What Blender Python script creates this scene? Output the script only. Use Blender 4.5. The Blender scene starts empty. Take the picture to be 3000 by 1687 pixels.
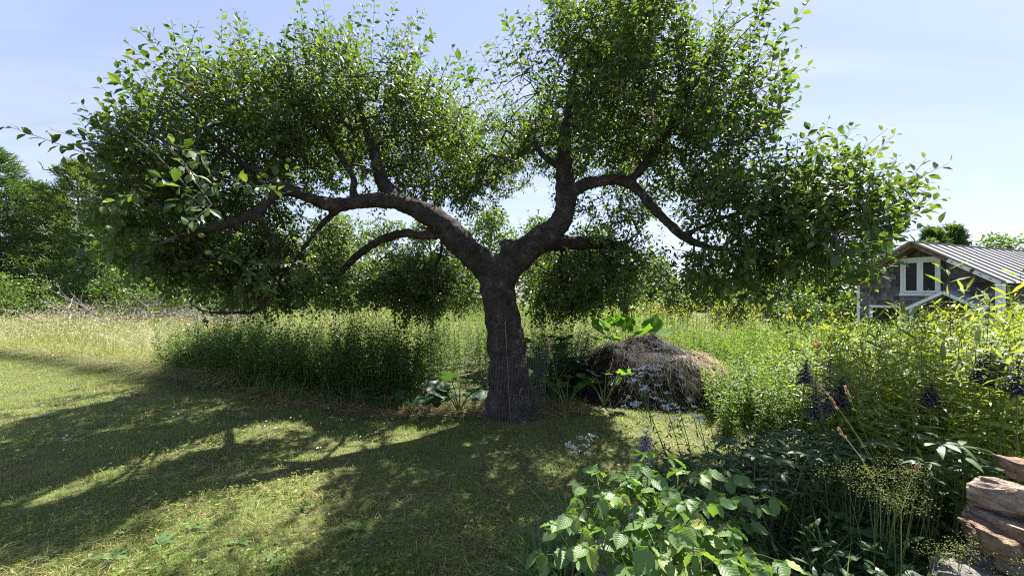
import bpy, math
import numpy as np
from mathutils import Vector, Matrix

# ------------------------------------------------------------------ camera, sky, sun
sc = bpy.context.scene
COL = sc.collection
F, CX, HY, EYE = 1200.0, 1500.0, 860.0, 1.6          # focal length, centre, horizon row (photo pixels), eye height (m)
cam_d = bpy.data.cameras.new('camera'); cam = bpy.data.objects.new('camera', cam_d); COL.objects.link(cam)
cam.location = (0, 0, EYE); cam.rotation_euler = (math.radians(90), 0, 0)
cam_d.sensor_width = 36; cam_d.lens = F / 3000 * 36; cam_d.shift_y = (HY - 843.5) / 3000
cam_d.clip_start = .05; cam_d.clip_end = 2000
sc.camera = cam
SUN_AZ, SUN_EL = math.radians(33), math.radians(54)
world = bpy.data.worlds.new('World'); sc.world = world; world.use_nodes = True
wn = world.node_tree; wn.nodes.clear()
def wnode(t, **k):
    n = wn.nodes.new(t)
    for a, b in k.items(): setattr(n, a, b)
    return n
w_out = wnode('ShaderNodeOutputWorld'); w_bg = wnode('ShaderNodeBackground')
w_sky = wnode('ShaderNodeTexSky', sky_type='NISHITA', sun_disc=False, sun_elevation=SUN_EL, sun_rotation=SUN_AZ,
              air_density=1.0, dust_density=.2, ozone_density=2.5, altitude=100)
w_bg.inputs[1].default_value = .118
# thin cirrus, streaked, over the whole sky
w_tc = wnode('ShaderNodeTexCoord'); w_sep = wnode('ShaderNodeSeparateXYZ'); w_add = wnode('ShaderNodeMath', operation='ADD'); w_add.inputs[1].default_value = .18
w_dx = wnode('ShaderNodeMath', operation='DIVIDE'); w_dy = wnode('ShaderNodeMath', operation='DIVIDE'); w_cmb = wnode('ShaderNodeCombineXYZ')
w_map = wnode('ShaderNodeMapping'); w_map.inputs['Rotation'].default_value = (0, 0, math.radians(-38)); w_map.inputs['Scale'].default_value = (.55, 2.6, 1)
w_nz = wnode('ShaderNodeTexNoise'); w_nz.inputs['Scale'].default_value = 1.5; w_nz.inputs['Detail'].default_value = 7; w_nz.inputs['Roughness'].default_value = .55
w_nz.inputs['Distortion'].default_value = .6
w_rp = wnode('ShaderNodeValToRGB'); w_rp.color_ramp.elements[0].position = .42; w_rp.color_ramp.elements[1].position = .8
w_rp.color_ramp.elements[0].color = (0, 0, 0, 1); w_rp.color_ramp.elements[1].color = (.42, .42, .42, 1)
w_mix = wnode('ShaderNodeMix', data_type='RGBA'); w_mix.inputs['B'].default_value = (2.4, 2.55, 2.9, 1)
L = wn.links.new
L(w_tc.outputs['Generated'], w_sep.inputs[0]); L(w_sep.outputs['Z'], w_add.inputs[0])
L(w_sep.outputs['X'], w_dx.inputs[0]); L(w_add.outputs[0], w_dx.inputs[1]); L(w_sep.outputs['Y'], w_dy.inputs[0]); L(w_add.outputs[0], w_dy.inputs[1])
L(w_dx.outputs[0], w_cmb.inputs[0]); L(w_dy.outputs[0], w_cmb.inputs[1]); L(w_cmb.outputs[0], w_map.inputs[0]); L(w_map.outputs[0], w_nz.inputs['Vector'])
w_gm = wnode('ShaderNodeGamma'); w_gm.inputs[1].default_value = .5; w_tn = wnode('ShaderNodeMix', data_type='RGBA', blend_type='MULTIPLY'); w_tn.inputs['Factor'].default_value = 1; w_tn.inputs['B'].default_value = (1.0, .98, 1.2, 1)
L(w_sky.outputs[0], w_gm.inputs[0]); L(w_gm.outputs[0], w_tn.inputs['A'])
L(w_nz.outputs['Fac'], w_rp.inputs[0]); L(w_rp.outputs[0], w_mix.inputs['Factor']); L(w_tn.outputs['Result'], w_mix.inputs['A'])
L(w_mix.outputs['Result'], w_bg.inputs[0]); L(w_bg.outputs[0], w_out.inputs[0])
sun_d = bpy.data.lights.new('sun', 'SUN'); sun_d.energy = 5; sun_d.angle = math.radians(.53); sun_d.color = (1, .95, .86)
sun = bpy.data.objects.new('sun', sun_d); COL.objects.link(sun)
SDIR = Vector((math.sin(SUN_AZ) * math.cos(SUN_EL), math.cos(SUN_AZ) * math.cos(SUN_EL), math.sin(SUN_EL)))
sun.rotation_euler = SDIR.to_track_quat('Z', 'Y').to_euler(); sun.location = (6, 9, 14)
sc.view_settings.view_transform = 'Standard'; sc.view_settings.look = 'None'; sc.view_settings.gamma = 1
sc.view_settings.exposure = 1.85
sc.cycles.max_bounces = 8; sc.cycles.transmission_bounces = 6; sc.cycles.diffuse_bounces = 4; sc.cycles.transparent_max_bounces = 4
sc.cycles.use_denoising = False; sc.cycles.filter_width = 1.1

# ------------------------------------------------------------------ helpers
rng = np.random.default_rng(11)
U = rng.uniform
def P(px, py, d): return np.array([(px - CX) / F * d, d, EYE - (py - HY) / F * d])   # photo pixel at depth d
def sm(t): t = np.clip(t, 0, 1); return t * t * (3 - 2 * t)
def gz(x, y):                                              # terrain height
    x = np.asarray(x, float); y = np.asarray(y, float)
    z = .018 * np.sin(1.3 * x + .7) * np.cos(1.1 * y) + .012 * np.sin(2.9 * x - 1.7 * y)
    return z - .55 * sm((x - 7.5) / 4) * sm((y - 7.5) / 4)
def G(px, py):                                             # photo pixel on the (flat) ground
    d = EYE * F / (py - HY); return (px - CX) / F * d, d
def nrm(v): return v / np.maximum(np.linalg.norm(v, axis=-1, keepdims=True), 1e-9)
def frames(axis, normal):
    a = nrm(axis); s = nrm(np.cross(a, normal)); n = np.cross(s, a)
    return np.stack([s, a, n], -1)
def randdir(n): return nrm(rng.normal(size=(n, 3)))
UPV = np.array([0, 0, 1.])

class Acc:                                                 # collects triangles of ONE mesh
    def __init__(s): s.V = []; s.F = []; s.R = []; s.M = []; s.n = 0
    def add(s, V, Fc, rnd=0., mi=0):
        V = np.asarray(V, float).reshape(-1, 3); Fc = np.asarray(Fc, int).reshape(-1, 3)
        s.V.append(V); s.F.append(Fc + s.n); s.n += len(V)
        s.R.append(np.broadcast_to(np.asarray(rnd, float), (len(Fc),)).copy()); s.M.append(np.full(len(Fc), mi, np.int32))
    def leaves(s, tm, pos, axis, normal, ln, wd=1., rnd=None, mi=0):
        tv, tf = tm; n = len(pos)
        if n == 0: return
        R = frames(axis, normal); ln = np.broadcast_to(ln, (n,)); wd = np.broadcast_to(wd, (n,))
        S = np.stack([ln * wd, ln, ln], -1)
        V = np.einsum('nij,nvj->nvi', R, tv[None] * S[:, None, :]) + pos[:, None, :]
        Fc = tf[None] + (np.arange(n) * len(tv))[:, None, None]
        if rnd is None: rnd = U(0, 1, n)
        s.add(V, Fc, np.repeat(rnd, len(tf)), mi)
    def tubes(s, pts, rad, sides=5, rnd=None, mi=0, cap=False):   # pts N,K,3  rad N,K
        pts = np.asarray(pts, float); rad = np.asarray(rad, float)
        if pts.ndim == 2: pts = pts[None]; rad = rad[None]
        N, K, _ = pts.shape
        if N == 0: return
        t = nrm(np.gradient(pts, axis=1)); ref = np.where(np.abs(t[:, :1, 2:3]) > .8, np.array([1., 0, 0]), UPV)
        ref = np.broadcast_to(ref, t.shape)
        a = nrm(np.cross(t, ref)); b = np.cross(t, a)
        th = np.arange(sides) / sides * 2 * np.pi
        V = pts[:, :, None] + rad[:, :, None, None] * (a[:, :, None] * np.cos(th)[None, None, :, None] + b[:, :, None] * np.sin(th)[None, None, :, None])
        k, j = np.meshgrid(np.arange(K - 1), np.arange(sides), indexing='ij'); j2 = (j + 1) % sides
        q = np.stack([k * sides + j, k * sides + j2, (k + 1) * sides + j2, (k + 1) * sides + j], -1).reshape(-1, 4)
        tf = np.concatenate([q[:, [0, 1, 2]], q[:, [0, 2, 3]]])
        if cap:
            e = [[0, i + 1, i] for i in range(1, sides - 1)]; o = (K - 1) * sides
            tf = np.concatenate([tf, np.array(e), np.array([[o, o + i, o + i + 1] for i in range(1, sides - 1)])])
        Fc = tf[None] + (np.arange(N) * K * sides)[:, None, None]
        if rnd is None: rnd = U(0, 1, N)
        s.add(V, Fc, np.repeat(np.broadcast_to(rnd, (N,)), len(tf)), mi)
    def ribbons(s, pts, wid, side, rnd=None, mi=0):         # pts N,K,3 wid N,K side N,3; pointed at the end
        N, K, _ = pts.shape
        if N == 0: return
        off = side[:, None, :] * wid[:, :, None] * .5
        Vl = pts - off; Vr = pts + off
        V = np.concatenate([np.stack([Vl[:, :-1], Vr[:, :-1]], 2).reshape(N, -1, 3), pts[:, -1:]], 1)
        tf = []
        for k in range(K - 2): tf += [[2 * k, 2 * k + 1, 2 * k + 3], [2 * k, 2 * k + 3, 2 * k + 2]]
        tf.append([2 * K - 4, 2 * K - 3, 2 * K - 2]); tf = np.array(tf)
        Fc = tf[None] + (np.arange(N) * (2 * K - 1))[:, None, None]
        if rnd is None: rnd = U(0, 1, N)
        s.add(V, Fc, np.repeat(rnd, len(tf)), mi)
    def box(s, c, h, R=None, rnd=0., mi=0):
        v = np.array([[x, y, z] for x in (-1, 1) for y in (-1, 1) for z in (-1, 1)], float) * np.asarray(h)
        if R is not None: v = v @ np.asarray(R).T
        f = [[0, 1, 3], [0, 3, 2], [4, 6, 7], [4, 7, 5], [0, 4, 5], [0, 5, 1], [2, 3, 7], [2, 7, 6], [0, 2, 6], [0, 6, 4], [1, 5, 7], [1, 7, 3]]
        s.add(v + np.asarray(c), f, rnd, mi)
    def mesh(s, name, mats, smooth=False):
        me = bpy.data.meshes.new(name)
        V = np.concatenate(s.V); Fc = np.concatenate(s.F); R = np.concatenate(s.R); M = np.concatenate(s.M)
        me.vertices.add(len(V)); me.vertices.foreach_set('co', V.astype(np.float32).ravel())
        me.loops.add(len(Fc) * 3); me.loops.foreach_set('vertex_index', Fc.astype(np.int32).ravel())
        me.polygons.add(len(Fc)); me.polygons.foreach_set('loop_start', np.arange(0, len(Fc) * 3, 3, dtype=np.int32))
        me.polygons.foreach_set('material_index', M)
        me.polygons.foreach_set('use_smooth', np.full(len(Fc), smooth, bool))
        at = me.attributes.new('rnd', 'FLOAT', 'FACE'); at.data.foreach_set('value', R.astype(np.float32))
        for m in mats: me.materials.append(m)
        me.update(calc_edges=True)
        return me
    def build(s, name, mats, parent=None, smooth=False, kind=None):
        if parent is not None:                              # vertices are collected in world space
            o_ = np.array(parent.location); s.V = [v - o_ for v in s.V]
        if not isinstance(mats, (list, tuple)): mats = [mats]
        return obj(name, s.mesh(name, mats, smooth), parent, kind)
def obj(name, me, parent=None, kind=None):
    o = bpy.data.objects.new(name, me); COL.objects.link(o)
    if parent is not None: o.parent = parent
    if kind: o['kind'] = kind
    return o
def tag(o, label, cat=None, group=None, kind=None):
    o['label'] = label
    if cat: o['category'] = cat
    if group: o['group'] = group
    if kind: o['kind'] = kind
    return o
def thing(name, label, cat, loc=(0, 0, 0), group=None, rz=0):
    o = bpy.data.objects.new(name, None); o.empty_display_size = .1; COL.objects.link(o)
    o.location = tuple(float(v) for v in loc); o.rotation_euler = (0, 0, rz)
    return tag(o, label, cat, group)
def place(name, me, parent, R, pos, scale):                 # one shared-mesh piece as an object of its own
    o = bpy.data.objects.new(name, me); COL.objects.link(o); o.parent = parent
    m = Matrix([[*(R[0] * scale), pos[0]], [*(R[1] * scale), pos[1]], [*(R[2] * scale), pos[2]], [0, 0, 0, 1]])
    o.matrix_local = m
    return o
def spline(pts, n):                                         # Catmull-Rom through rows (any number of columns)
    p = np.asarray(pts, float); p = np.vstack([2 * p[0] - p[1], p, 2 * p[-1] - p[-2]])
    K = len(p) - 3; t = np.linspace(0, K - 1e-6, n); i = t.astype(int); u = (t - i)[:, None]
    a, b, c, d = p[i], p[i + 1], p[i + 2], p[i + 3]
    return .5 * (2 * b + (c - a) * u + (2 * a - 5 * b + 4 * c - d) * u ** 2 + (3 * b - a - 3 * c + d) * u ** 3)
def inpoly(x, y, poly):
    r = np.zeros(len(x), bool); n = len(poly)
    for i in range(n):
        x1, y1 = poly[i]; x2, y2 = poly[(i + 1) % n]
        c = ((y1 > y) != (y2 > y)) & (x < (x2 - x1) * (y - y1) / (y2 - y1 + 1e-12) + x1); r ^= c
    return r

# ------------------------------------------------------------------ materials
def new_mat(name):
    m = bpy.data.materials.new(name); m.use_nodes = True; nt = m.node_tree
    for n in list(nt.nodes): nt.nodes.remove(n)
    out = nt.nodes.new('ShaderNodeOutputMaterial')
    return m, nt, out
def ramp(nt, stops):
    r = nt.nodes.new('ShaderNodeValToRGB'); e = r.color_ramp.elements
    while len(e) < len(stops): e.new(.5)
    for k, (p, c) in enumerate(stops): e[k].position = p; e[k].color = (*c, 1)
    return r
def rnd_value(nt, objrand=False):                                          # per-face random + per-object random, wrapped
    a = nt.nodes.new('ShaderNodeAttribute'); a.attribute_name = 'rnd'
    if not objrand: return a.outputs['Fac']
    oi = nt.nodes.new('ShaderNodeObjectInfo')
    ad = nt.nodes.new('ShaderNodeMath'); ad.operation = 'ADD'; fr = nt.nodes.new('ShaderNodeMath'); fr.operation = 'PINGPONG'; fr.inputs[1].default_value = 1
    nt.links.new(a.outputs['Fac'], ad.inputs[0]); nt.links.new(oi.outputs['Random'], ad.inputs[1]); nt.links.new(ad.outputs[0], fr.inputs[0])
    return fr.outputs[0]
def leafmat(name, stops, tcol=(1.5, 1.5, .55), tfac=.42, rough=.5, spec=.35, patch=None, objrand=False):
    m, nt, out = new_mat(name); lk = nt.links.new
    r = ramp(nt, stops); lk(rnd_value(nt, objrand), r.inputs[0]); col = r.outputs[0]
    if patch:                                               # large dry / lush patches on the ground plan
        psc, pcol, lo, hi = patch
        g = nt.nodes.new('ShaderNodeNewGeometry'); nz = nt.nodes.new('ShaderNodeTexNoise'); nz.inputs['Scale'].default_value = psc; nz.inputs['Detail'].default_value = 4
        lk(g.outputs['Position'], nz.inputs['Vector']); pr = ramp(nt, [(lo, (0, 0, 0)), (hi, (1, 1, 1))]); lk(nz.outputs['Fac'], pr.inputs[0])
        mx = nt.nodes.new('ShaderNodeMix'); mx.data_type = 'RGBA'; mx.inputs['B'].default_value = (*pcol, 1)
        lk(pr.outputs[0], mx.inputs['Factor']); lk(col, mx.inputs['A']); col = mx.outputs['Result']
    b = nt.nodes.new('ShaderNodeBsdfPrincipled'); b.inputs['Roughness'].default_value = rough; b.inputs['Specular IOR Level'].default_value = spec
    lk(col, b.inputs['Base Color'])
    t = nt.nodes.new('ShaderNodeBsdfTranslucent'); mu = nt.nodes.new('ShaderNodeMix'); mu.data_type = 'RGBA'; mu.blend_type = 'MULTIPLY'
    mu.inputs['Factor'].default_value = 1; mu.inputs['B'].default_value = (*tcol, 1); lk(col, mu.inputs['A']); lk(mu.outputs['Result'], t.inputs['Color'])
    mx = nt.nodes.new('ShaderNodeMixShader'); mx.inputs[0].default_value = tfac
    lk(b.outputs[0], mx.inputs[1]); lk(t.outputs[0], mx.inputs[2]); lk(mx.outputs[0], out.inputs[0])
    return m
def surf(name, stops, scale=4., detail=6., rough=.85, bump=0., bscale=None, stretch=(1, 1, 1), spec=.25, metal=0., coords='Object', userand=0.):
    m, nt, out = new_mat(name); lk = nt.links.new
    tc = nt.nodes.new('ShaderNodeTexCoord'); mp = nt.nodes.new('ShaderNodeMapping'); mp.inputs['Scale'].default_value = stretch
    lk(tc.outputs[coords], mp.inputs[0])
    nz = nt.nodes.new('ShaderNodeTexNoise'); nz.inputs['Scale'].default_value = scale; nz.inputs['Detail'].default_value = detail; nz.inputs['Roughness'].default_value = .62
    lk(mp.outputs[0], nz.inputs['Vector']); f = nz.outputs['Fac']
    if userand:
        ma = nt.nodes.new('ShaderNodeMath'); ma.operation = 'MULTIPLY_ADD'; ma.inputs[1].default_value = userand; lk(rnd_value(nt, True), ma.inputs[0])
        sb = nt.nodes.new('ShaderNodeMath'); sb.operation = 'SUBTRACT'; sb.inputs[1].default_value = userand * .5; lk(f, sb.inputs[0]); lk(sb.outputs[0], ma.inputs[2]); f = ma.outputs[0]
    r = ramp(nt, stops); lk(f, r.inputs[0])
    b = nt.nodes.new('ShaderNodeBsdfPrincipled'); b.inputs['Roughness'].default_value = rough; b.inputs['Specular IOR Level'].default_value = spec; b.inputs['Metallic'].default_value = metal
    lk(r.outputs[0], b.inputs['Base Color'])
    if bump:
        n2 = nt.nodes.new('ShaderNodeTexNoise'); n2.inputs['Scale'].default_value = bscale or scale * 3; n2.inputs['Detail'].default_value = 6; lk(mp.outputs[0], n2.inputs['Vector'])
        bp = nt.nodes.new('ShaderNodeBump'); bp.inputs['Strength'].default_value = bump; bp.inputs['Distance'].default_value = .03; lk(n2.outputs['Fac'], bp.inputs['Height']); lk(bp.outputs[0], b.inputs['Normal'])
    lk(b.outputs[0], out.inputs[0])
    return m
def flat(name, c, rough=.6, spec=.4, metal=0.): return surf(name, [(.35, tuple(v * .88 for v in c)), (.65, tuple(min(1, v * 1.08) for v in c))], 9, 4, rough, .12, spec=spec, metal=metal)

M_ground = surf('soil', [(.3, (.05, .04, .025)), (.45, (.085, .085, .036)), (.58, (.09, .115, .038)), (.75, (.17, .15, .08))], 3.1, 9, .95, .5, 30, coords='Object')
M_apple = leafmat('apple_leaf', [(0, (.035, .07, .018)), (.5, (.06, .108, .027)), (.85, (.088, .14, .038)), (1, (.13, .17, .06))], (1.8, 1.75, .5), .42, .46, .5, objrand=True)
M_grass = leafmat('lawn_blade', [(0, (.11, .18, .035)), (.55, (.18, .26, .06)), (.8, (.24, .30, .085)), (.92, (.36, .34, .16)), (1, (.46, .39, .24))], (1.65, 1.55, .75), .5, .5, .3,
                  patch=(.95, (.33, .28, .15), .55, .8))
M_thatch = leafmat('dry_straw', [(0, (.18, .12, .06)), (.5, (.33, .24, .13)), (1, (.48, .38, .23))], (1.1, 1., .8), .15, .7, .2)
M_tall = leafmat('tall_grass_blade', [(0, (.12, .19, .05)), (.4, (.22, .26, .09)), (.65, (.34, .35, .19)), (1, (.54, .49, .33))], (1.25, 1.2, .7), .35, .6, .25)
M_rod = leafmat('goldenrod_leaf', [(0, (.035, .08, .016)), (.5, (.06, .115, .022)), (1, (.095, .155, .035))], (1.7, 1.7, .5), .4, .5, .35)
M_herb = leafmat('meadow_leaf', [(0, (.07, .14, .02)), (.5, (.12, .20, .035)), (.85, (.17, .24, .05)), (1, (.30, .30, .10))], (1.6, 1.6, .5), .45, .55, .3)
M_bamboo = leafmat('willow_leaf', [(0, (.10, .16, .03)), (.5, (.17, .235, .05)), (1, (.25, .30, .075))], (1.85, 1.7, .5), .45, .5, .3, objrand=True)
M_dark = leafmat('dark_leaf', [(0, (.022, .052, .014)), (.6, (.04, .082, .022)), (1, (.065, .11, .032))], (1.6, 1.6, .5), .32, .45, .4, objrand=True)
M_spike = leafmat('seed_pod', [(0, (.018, .016, .024)), (.6, (.035, .03, .042)), (1, (.07, .062, .075))], (1, 1, 1), .08, .5, .5)
M_rasp = leafmat('raspberry_leaf', [(0, (.07, .145, .035)), (.5, (.115, .20, .06)), (.9, (.165, .255, .085)), (1, (.28, .31, .08))], (1.5, 1.55, .45), .34, .5, .4, objrand=True)
def add_veins(m, freq, strength):
    nt = m.node_tree; lk = nt.links.new; tc = nt.nodes.new('ShaderNodeTexCoord'); sp = nt.nodes.new('ShaderNodeSeparateXYZ'); lk(tc.outputs['Object'], sp.inputs[0])
    ab = nt.nodes.new('ShaderNodeMath'); ab.operation = 'ABSOLUTE'; lk(sp.outputs['X'], ab.inputs[0])
    m1 = nt.nodes.new('ShaderNodeMath'); m1.operation = 'MULTIPLY_ADD'; m1.inputs[1].default_value = -.8; lk(ab.outputs[0], m1.inputs[0]); lk(sp.outputs['Y'], m1.inputs[2])
    m2 = nt.nodes.new('ShaderNodeMath'); m2.operation = 'MULTIPLY'; m2.inputs[1].default_value = freq; lk(m1.outputs[0], m2.inputs[0])
    m3 = nt.nodes.new('ShaderNodeMath'); m3.operation = 'SINE'; lk(m2.outputs[0], m3.inputs[0])
    bp = nt.nodes.new('ShaderNodeBump'); bp.inputs['Strength'].default_value = strength; bp.inputs['Distance'].default_value = .02; lk(m3.outputs[0], bp.inputs['Height'])
    for n in nt.nodes:
        if n.type in ('BSDF_PRINCIPLED', 'BSDF_TRANSLUCENT'): lk(bp.outputs[0], n.inputs['Normal'])
add_veins(M_rasp, 50, .11)
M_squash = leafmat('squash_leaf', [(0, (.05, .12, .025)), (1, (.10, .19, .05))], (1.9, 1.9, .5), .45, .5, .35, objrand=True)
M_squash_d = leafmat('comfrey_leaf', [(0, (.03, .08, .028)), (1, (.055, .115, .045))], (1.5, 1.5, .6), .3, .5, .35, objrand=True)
M_mantle = leafmat('mantle_flower', [(0, (.15, .18, .055)), (1, (.27, .28, .11))], (1.2, 1.2, .6), .3, .6, .2)
M_tuft = leafmat('tuft_blade', [(0, (.065, .14, .045)), (1, (.14, .225, .085))], (1.4, 1.45, .6), .35, .4, .5, objrand=True)
M_stem = leafmat('green_stem', [(0, (.07, .12, .03)), (1, (.14, .17, .06))], (1, 1, 1), .05, .55, .3)
M_white = leafmat('white_petal', [(0, (.72, .72, .66)), (1, (.85, .85, .82))], (1, 1, 1), .25, .6, .2)
M_yellow = leafmat('yellow_petal', [(0, (.55, .50, .05)), (1, (.72, .68, .10))], (1, 1, .8), .3, .6, .2)
M_pink = leafmat('pink_petal', [(0, (.75, .16, .20)), (1, (.85, .28, .30))], (1, .8, .8), .3, .6, .2)
M_pine = leafmat('pine_needle', [(0, (.045, .09, .035)), (.6, (.075, .13, .045)), (1, (.12, .17, .06))], (1.6, 1.6, .6), .35, .5, .3)
M_pine_l = leafmat('bright_pine_needle', [(0, (.08, .12, .025)), (.6, (.13, .18, .04)), (1, (.19, .23, .065))], (1.4, 1.4, .5), .3, .5, .3)
M_wood1 = leafmat('woodland_leaf', [(0, (.05, .095, .025)), (.6, (.08, .135, .035)), (1, (.125, .175, .055))], (1.6, 1.6, .5), .4, .45, .4)
M_wood2 = leafmat('bright_woodland_leaf', [(0, (.055, .11, .02)), (.6, (.095, .155, .034)), (1, (.15, .20, .055))], (1.6, 1.6, .5), .38, .45, .4)
M_dead = surf('dead_wood', [(.3, (.12, .10, .095)), (.6, (.23, .195, .185)), (.8, (.34, .30, .28))], 12, 5, .9, .3, userand=.5)
M_bark = None
def bark_mat():
    m, nt, out = new_mat('apple_bark'); lk = nt.links.new
    tc = nt.nodes.new('ShaderNodeTexCoord')
    mp = nt.nodes.new('ShaderNodeMapping'); mp.inputs['Scale'].default_value = (13, 13, 26); lk(tc.outputs['Object'], mp.inputs[0])
    nz = nt.nodes.new('ShaderNodeTexNoise'); nz.inputs['Scale'].default_value = 2.2; nz.inputs['Detail'].default_value = 9; nz.inputs['Roughness'].default_value = .68; nz.inputs['Distortion'].default_value = .9
    lk(mp.outputs[0], nz.inputs['Vector'])
    n2 = nt.nodes.new('ShaderNodeTexNoise'); n2.inputs['Scale'].default_value = 8; n2.inputs['Detail'].default_value = 9; n2.inputs['Roughness'].default_value = .65; lk(tc.outputs['Object'], n2.inputs['Vector'])
    r1 = ramp(nt, [(.32, (.058, .044, .042)), (.52, (.12, .094, .086)), (.6, (.165, .137, .122)), (.68, (.28, .28, .23)), (.76, (.38, .38, .32))]); lk(n2.outputs['Fac'], r1.inputs[0])
    r2 = ramp(nt, [(.4, (.35, .35, .35)), (.5, (1, 1, 1)), (.56, (.75, .75, .75)), (.62, (1.05, 1.05, 1.05))]); lk(nz.outputs['Fac'], r2.inputs[0])
    mu = nt.nodes.new('ShaderNodeMix'); mu.data_type = 'RGBA'; mu.blend_type = 'MULTIPLY'; mu.inputs['Factor'].default_value = 1
    lk(r1.outputs[0], mu.inputs['A']); lk(r2.outputs[0], mu.inputs['B'])
    ad = nt.nodes.new('ShaderNodeMath'); ad.operation = 'MULTIPLY_ADD'; ad.inputs[1].default_value = .6; lk(n2.outputs['Fac'], ad.inputs[0]); lk(r2.outputs[0], ad.inputs[2])
    bp = nt.nodes.new('ShaderNodeBump'); bp.inputs['Strength'].default_value = .9; bp.inputs['Distance'].default_value = .03; lk(ad.outputs[0], bp.inputs['Height'])
    b = nt.nodes.new('ShaderNodeBsdfPrincipled'); b.inputs['Roughness'].default_value = .9; b.inputs['Specular IOR Level'].default_value = .2
    lk(mu.outputs['Result'], b.inputs['Base Color']); lk(bp.outputs[0], b.inputs['Normal']); lk(b.outputs[0], out.inputs[0])
    return m
M_bark = bark_mat()
M_twig = surf('twig_bark', [(.3, (.045, .038, .035)), (.7, (.11, .095, .085))], 10, 4, .9, .2)
M_cut = surf('old_cut_wood', [(.3, (.012, .010, .010)), (.7, (.05, .042, .04))], 14, 4, .9, .4)

# ------------------------------------------------------------------ leaf shapes (along +Y, width on X, upper side +Z)
def tmpl_apple():
    v = np.array([[0, 0, 0], [-.2, .28, .05], [0, .3, -.01], [.2, .28, .05], [-.24, .58, .05], [0, .62, -.03], [.24, .58, .05], [0, 1, -.14]], float)
    f = np.array([[0, 2, 1], [0, 3, 2], [1, 2, 5], [1, 5, 4], [2, 3, 6], [2, 6, 5], [4, 5, 7], [5, 6, 7]])
    v[:, 0] *= 1.12
    return v, f
T_apple4 = (np.array([[0, 0, 0], [-.26, .45, .06], [0, .48, -.02], [.26, .45, .06], [0, 1, -.13]]), np.array([[0, 2, 1], [0, 3, 2], [1, 2, 4], [2, 3, 4]]))
def tmpl_narrow(w=.09, droop=.18):
    v = np.array([[0, 0, 0], [-w, .35, .02], [w, .35, .02], [-w * .8, .7, -droop * .3], [w * .8, .7, -droop * .3], [0, 1, -droop]], float)
    return v, np.array([[0, 2, 1], [1, 2, 4], [1, 4, 3], [3, 4, 5]])
def tmpl_diamond(w=.3):
    return np.array([[0, 0, 0], [w, .45, .06], [0, 1, 0], [-w, .45, .06]], float), np.array([[0, 1, 2], [0, 2, 3]])
def tmpl_rasp():
    nl, nw = 9, 5; V = []; Fc = []
    for i in range(nl):
        t = i / (nl - 1); w = .36 * (np.sin(np.pi * min(1, t ** .72 * 1.0)) ** .8 if 0 < t < 1 else 0) * (1.12 - .35 * t) + .004
        w *= 1 + (.09 if i % 2 else -.07)
        for j in range(nw):
            s = j / (nw - 1) * 2 - 1
            V.append([s * w, t + abs(s) * .09 * (1 if i < nl - 1 else 0) * np.sin(np.pi * t), abs(s) * .10 + (.022 if i % 2 else -.022) * abs(s) - .16 * t * t - .05 * (1 - abs(s)) * 0])
    for i in range(nl - 1):
        for j in range(nw - 1):
            a = i * nw + j; Fc += [[a, a + 1, a + nw + 1], [a, a + nw + 1, a + nw]]
    return np.array(V), np.array(Fc)
def tmpl_squash():
    n = 15; V = [[0, .12, -.02]]; Fc = []
    for r in (.5, 1.):
        for k in range(n):
            a = -math.pi / 2 + .28 + (2 * math.pi - .56) * k / (n - 1)
            lob = 1 + .14 * math.cos((a - math.pi / 2) * 5) + (.05 if k % 2 else -.03)
            R = .5 * r * lob
            V.append([R * math.cos(a), .42 + R * math.sin(a) * 1.02, (.10 * r + .05 * math.sin(a * 5) * r * r) - .13 * (r ** 3) * (math.sin(a) > .2)])
    for k in range(n - 1):
        Fc += [[0, 1 + k, 2 + k], [1 + k, 1 + n + k, 2 + n + k], [1 + k, 2 + n + k, 2 + k]]
    return np.array(V), np.array(Fc)
T_apple, T_nar, T_dia, T_rasp, T_squash = tmpl_apple(), tmpl_narrow(), tmpl_diamond(), tmpl_rasp(), tmpl_squash()
T_bam = tmpl_narrow(.085, .10); T_lance = tmpl_narrow(.15, .25)
def leafmesh(name, tm, mat, smooth=True):
    a = Acc(); a.add(tm[0], tm[1], 0.); return a.mesh(name, [mat], smooth)
ME_apple = leafmesh('apple_leaf', T_apple, M_apple, False); ME_rasp = leafmesh('raspberry_leaf', T_rasp, M_rasp); ME_bam = leafmesh('willow_leaf', T_bam, M_bamboo, False)
ME_squash = leafmesh('squash_leaf', T_squash, M_squash); ME_comf = leafmesh('comfrey_leaf', T_squash, M_squash_d); ME_dark = leafmesh('palmate_leaflet', tmpl_narrow(.13, .22), M_dark)
ME_lance = leafmesh('lance_leaf', T_lance, M_tuft)

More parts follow.
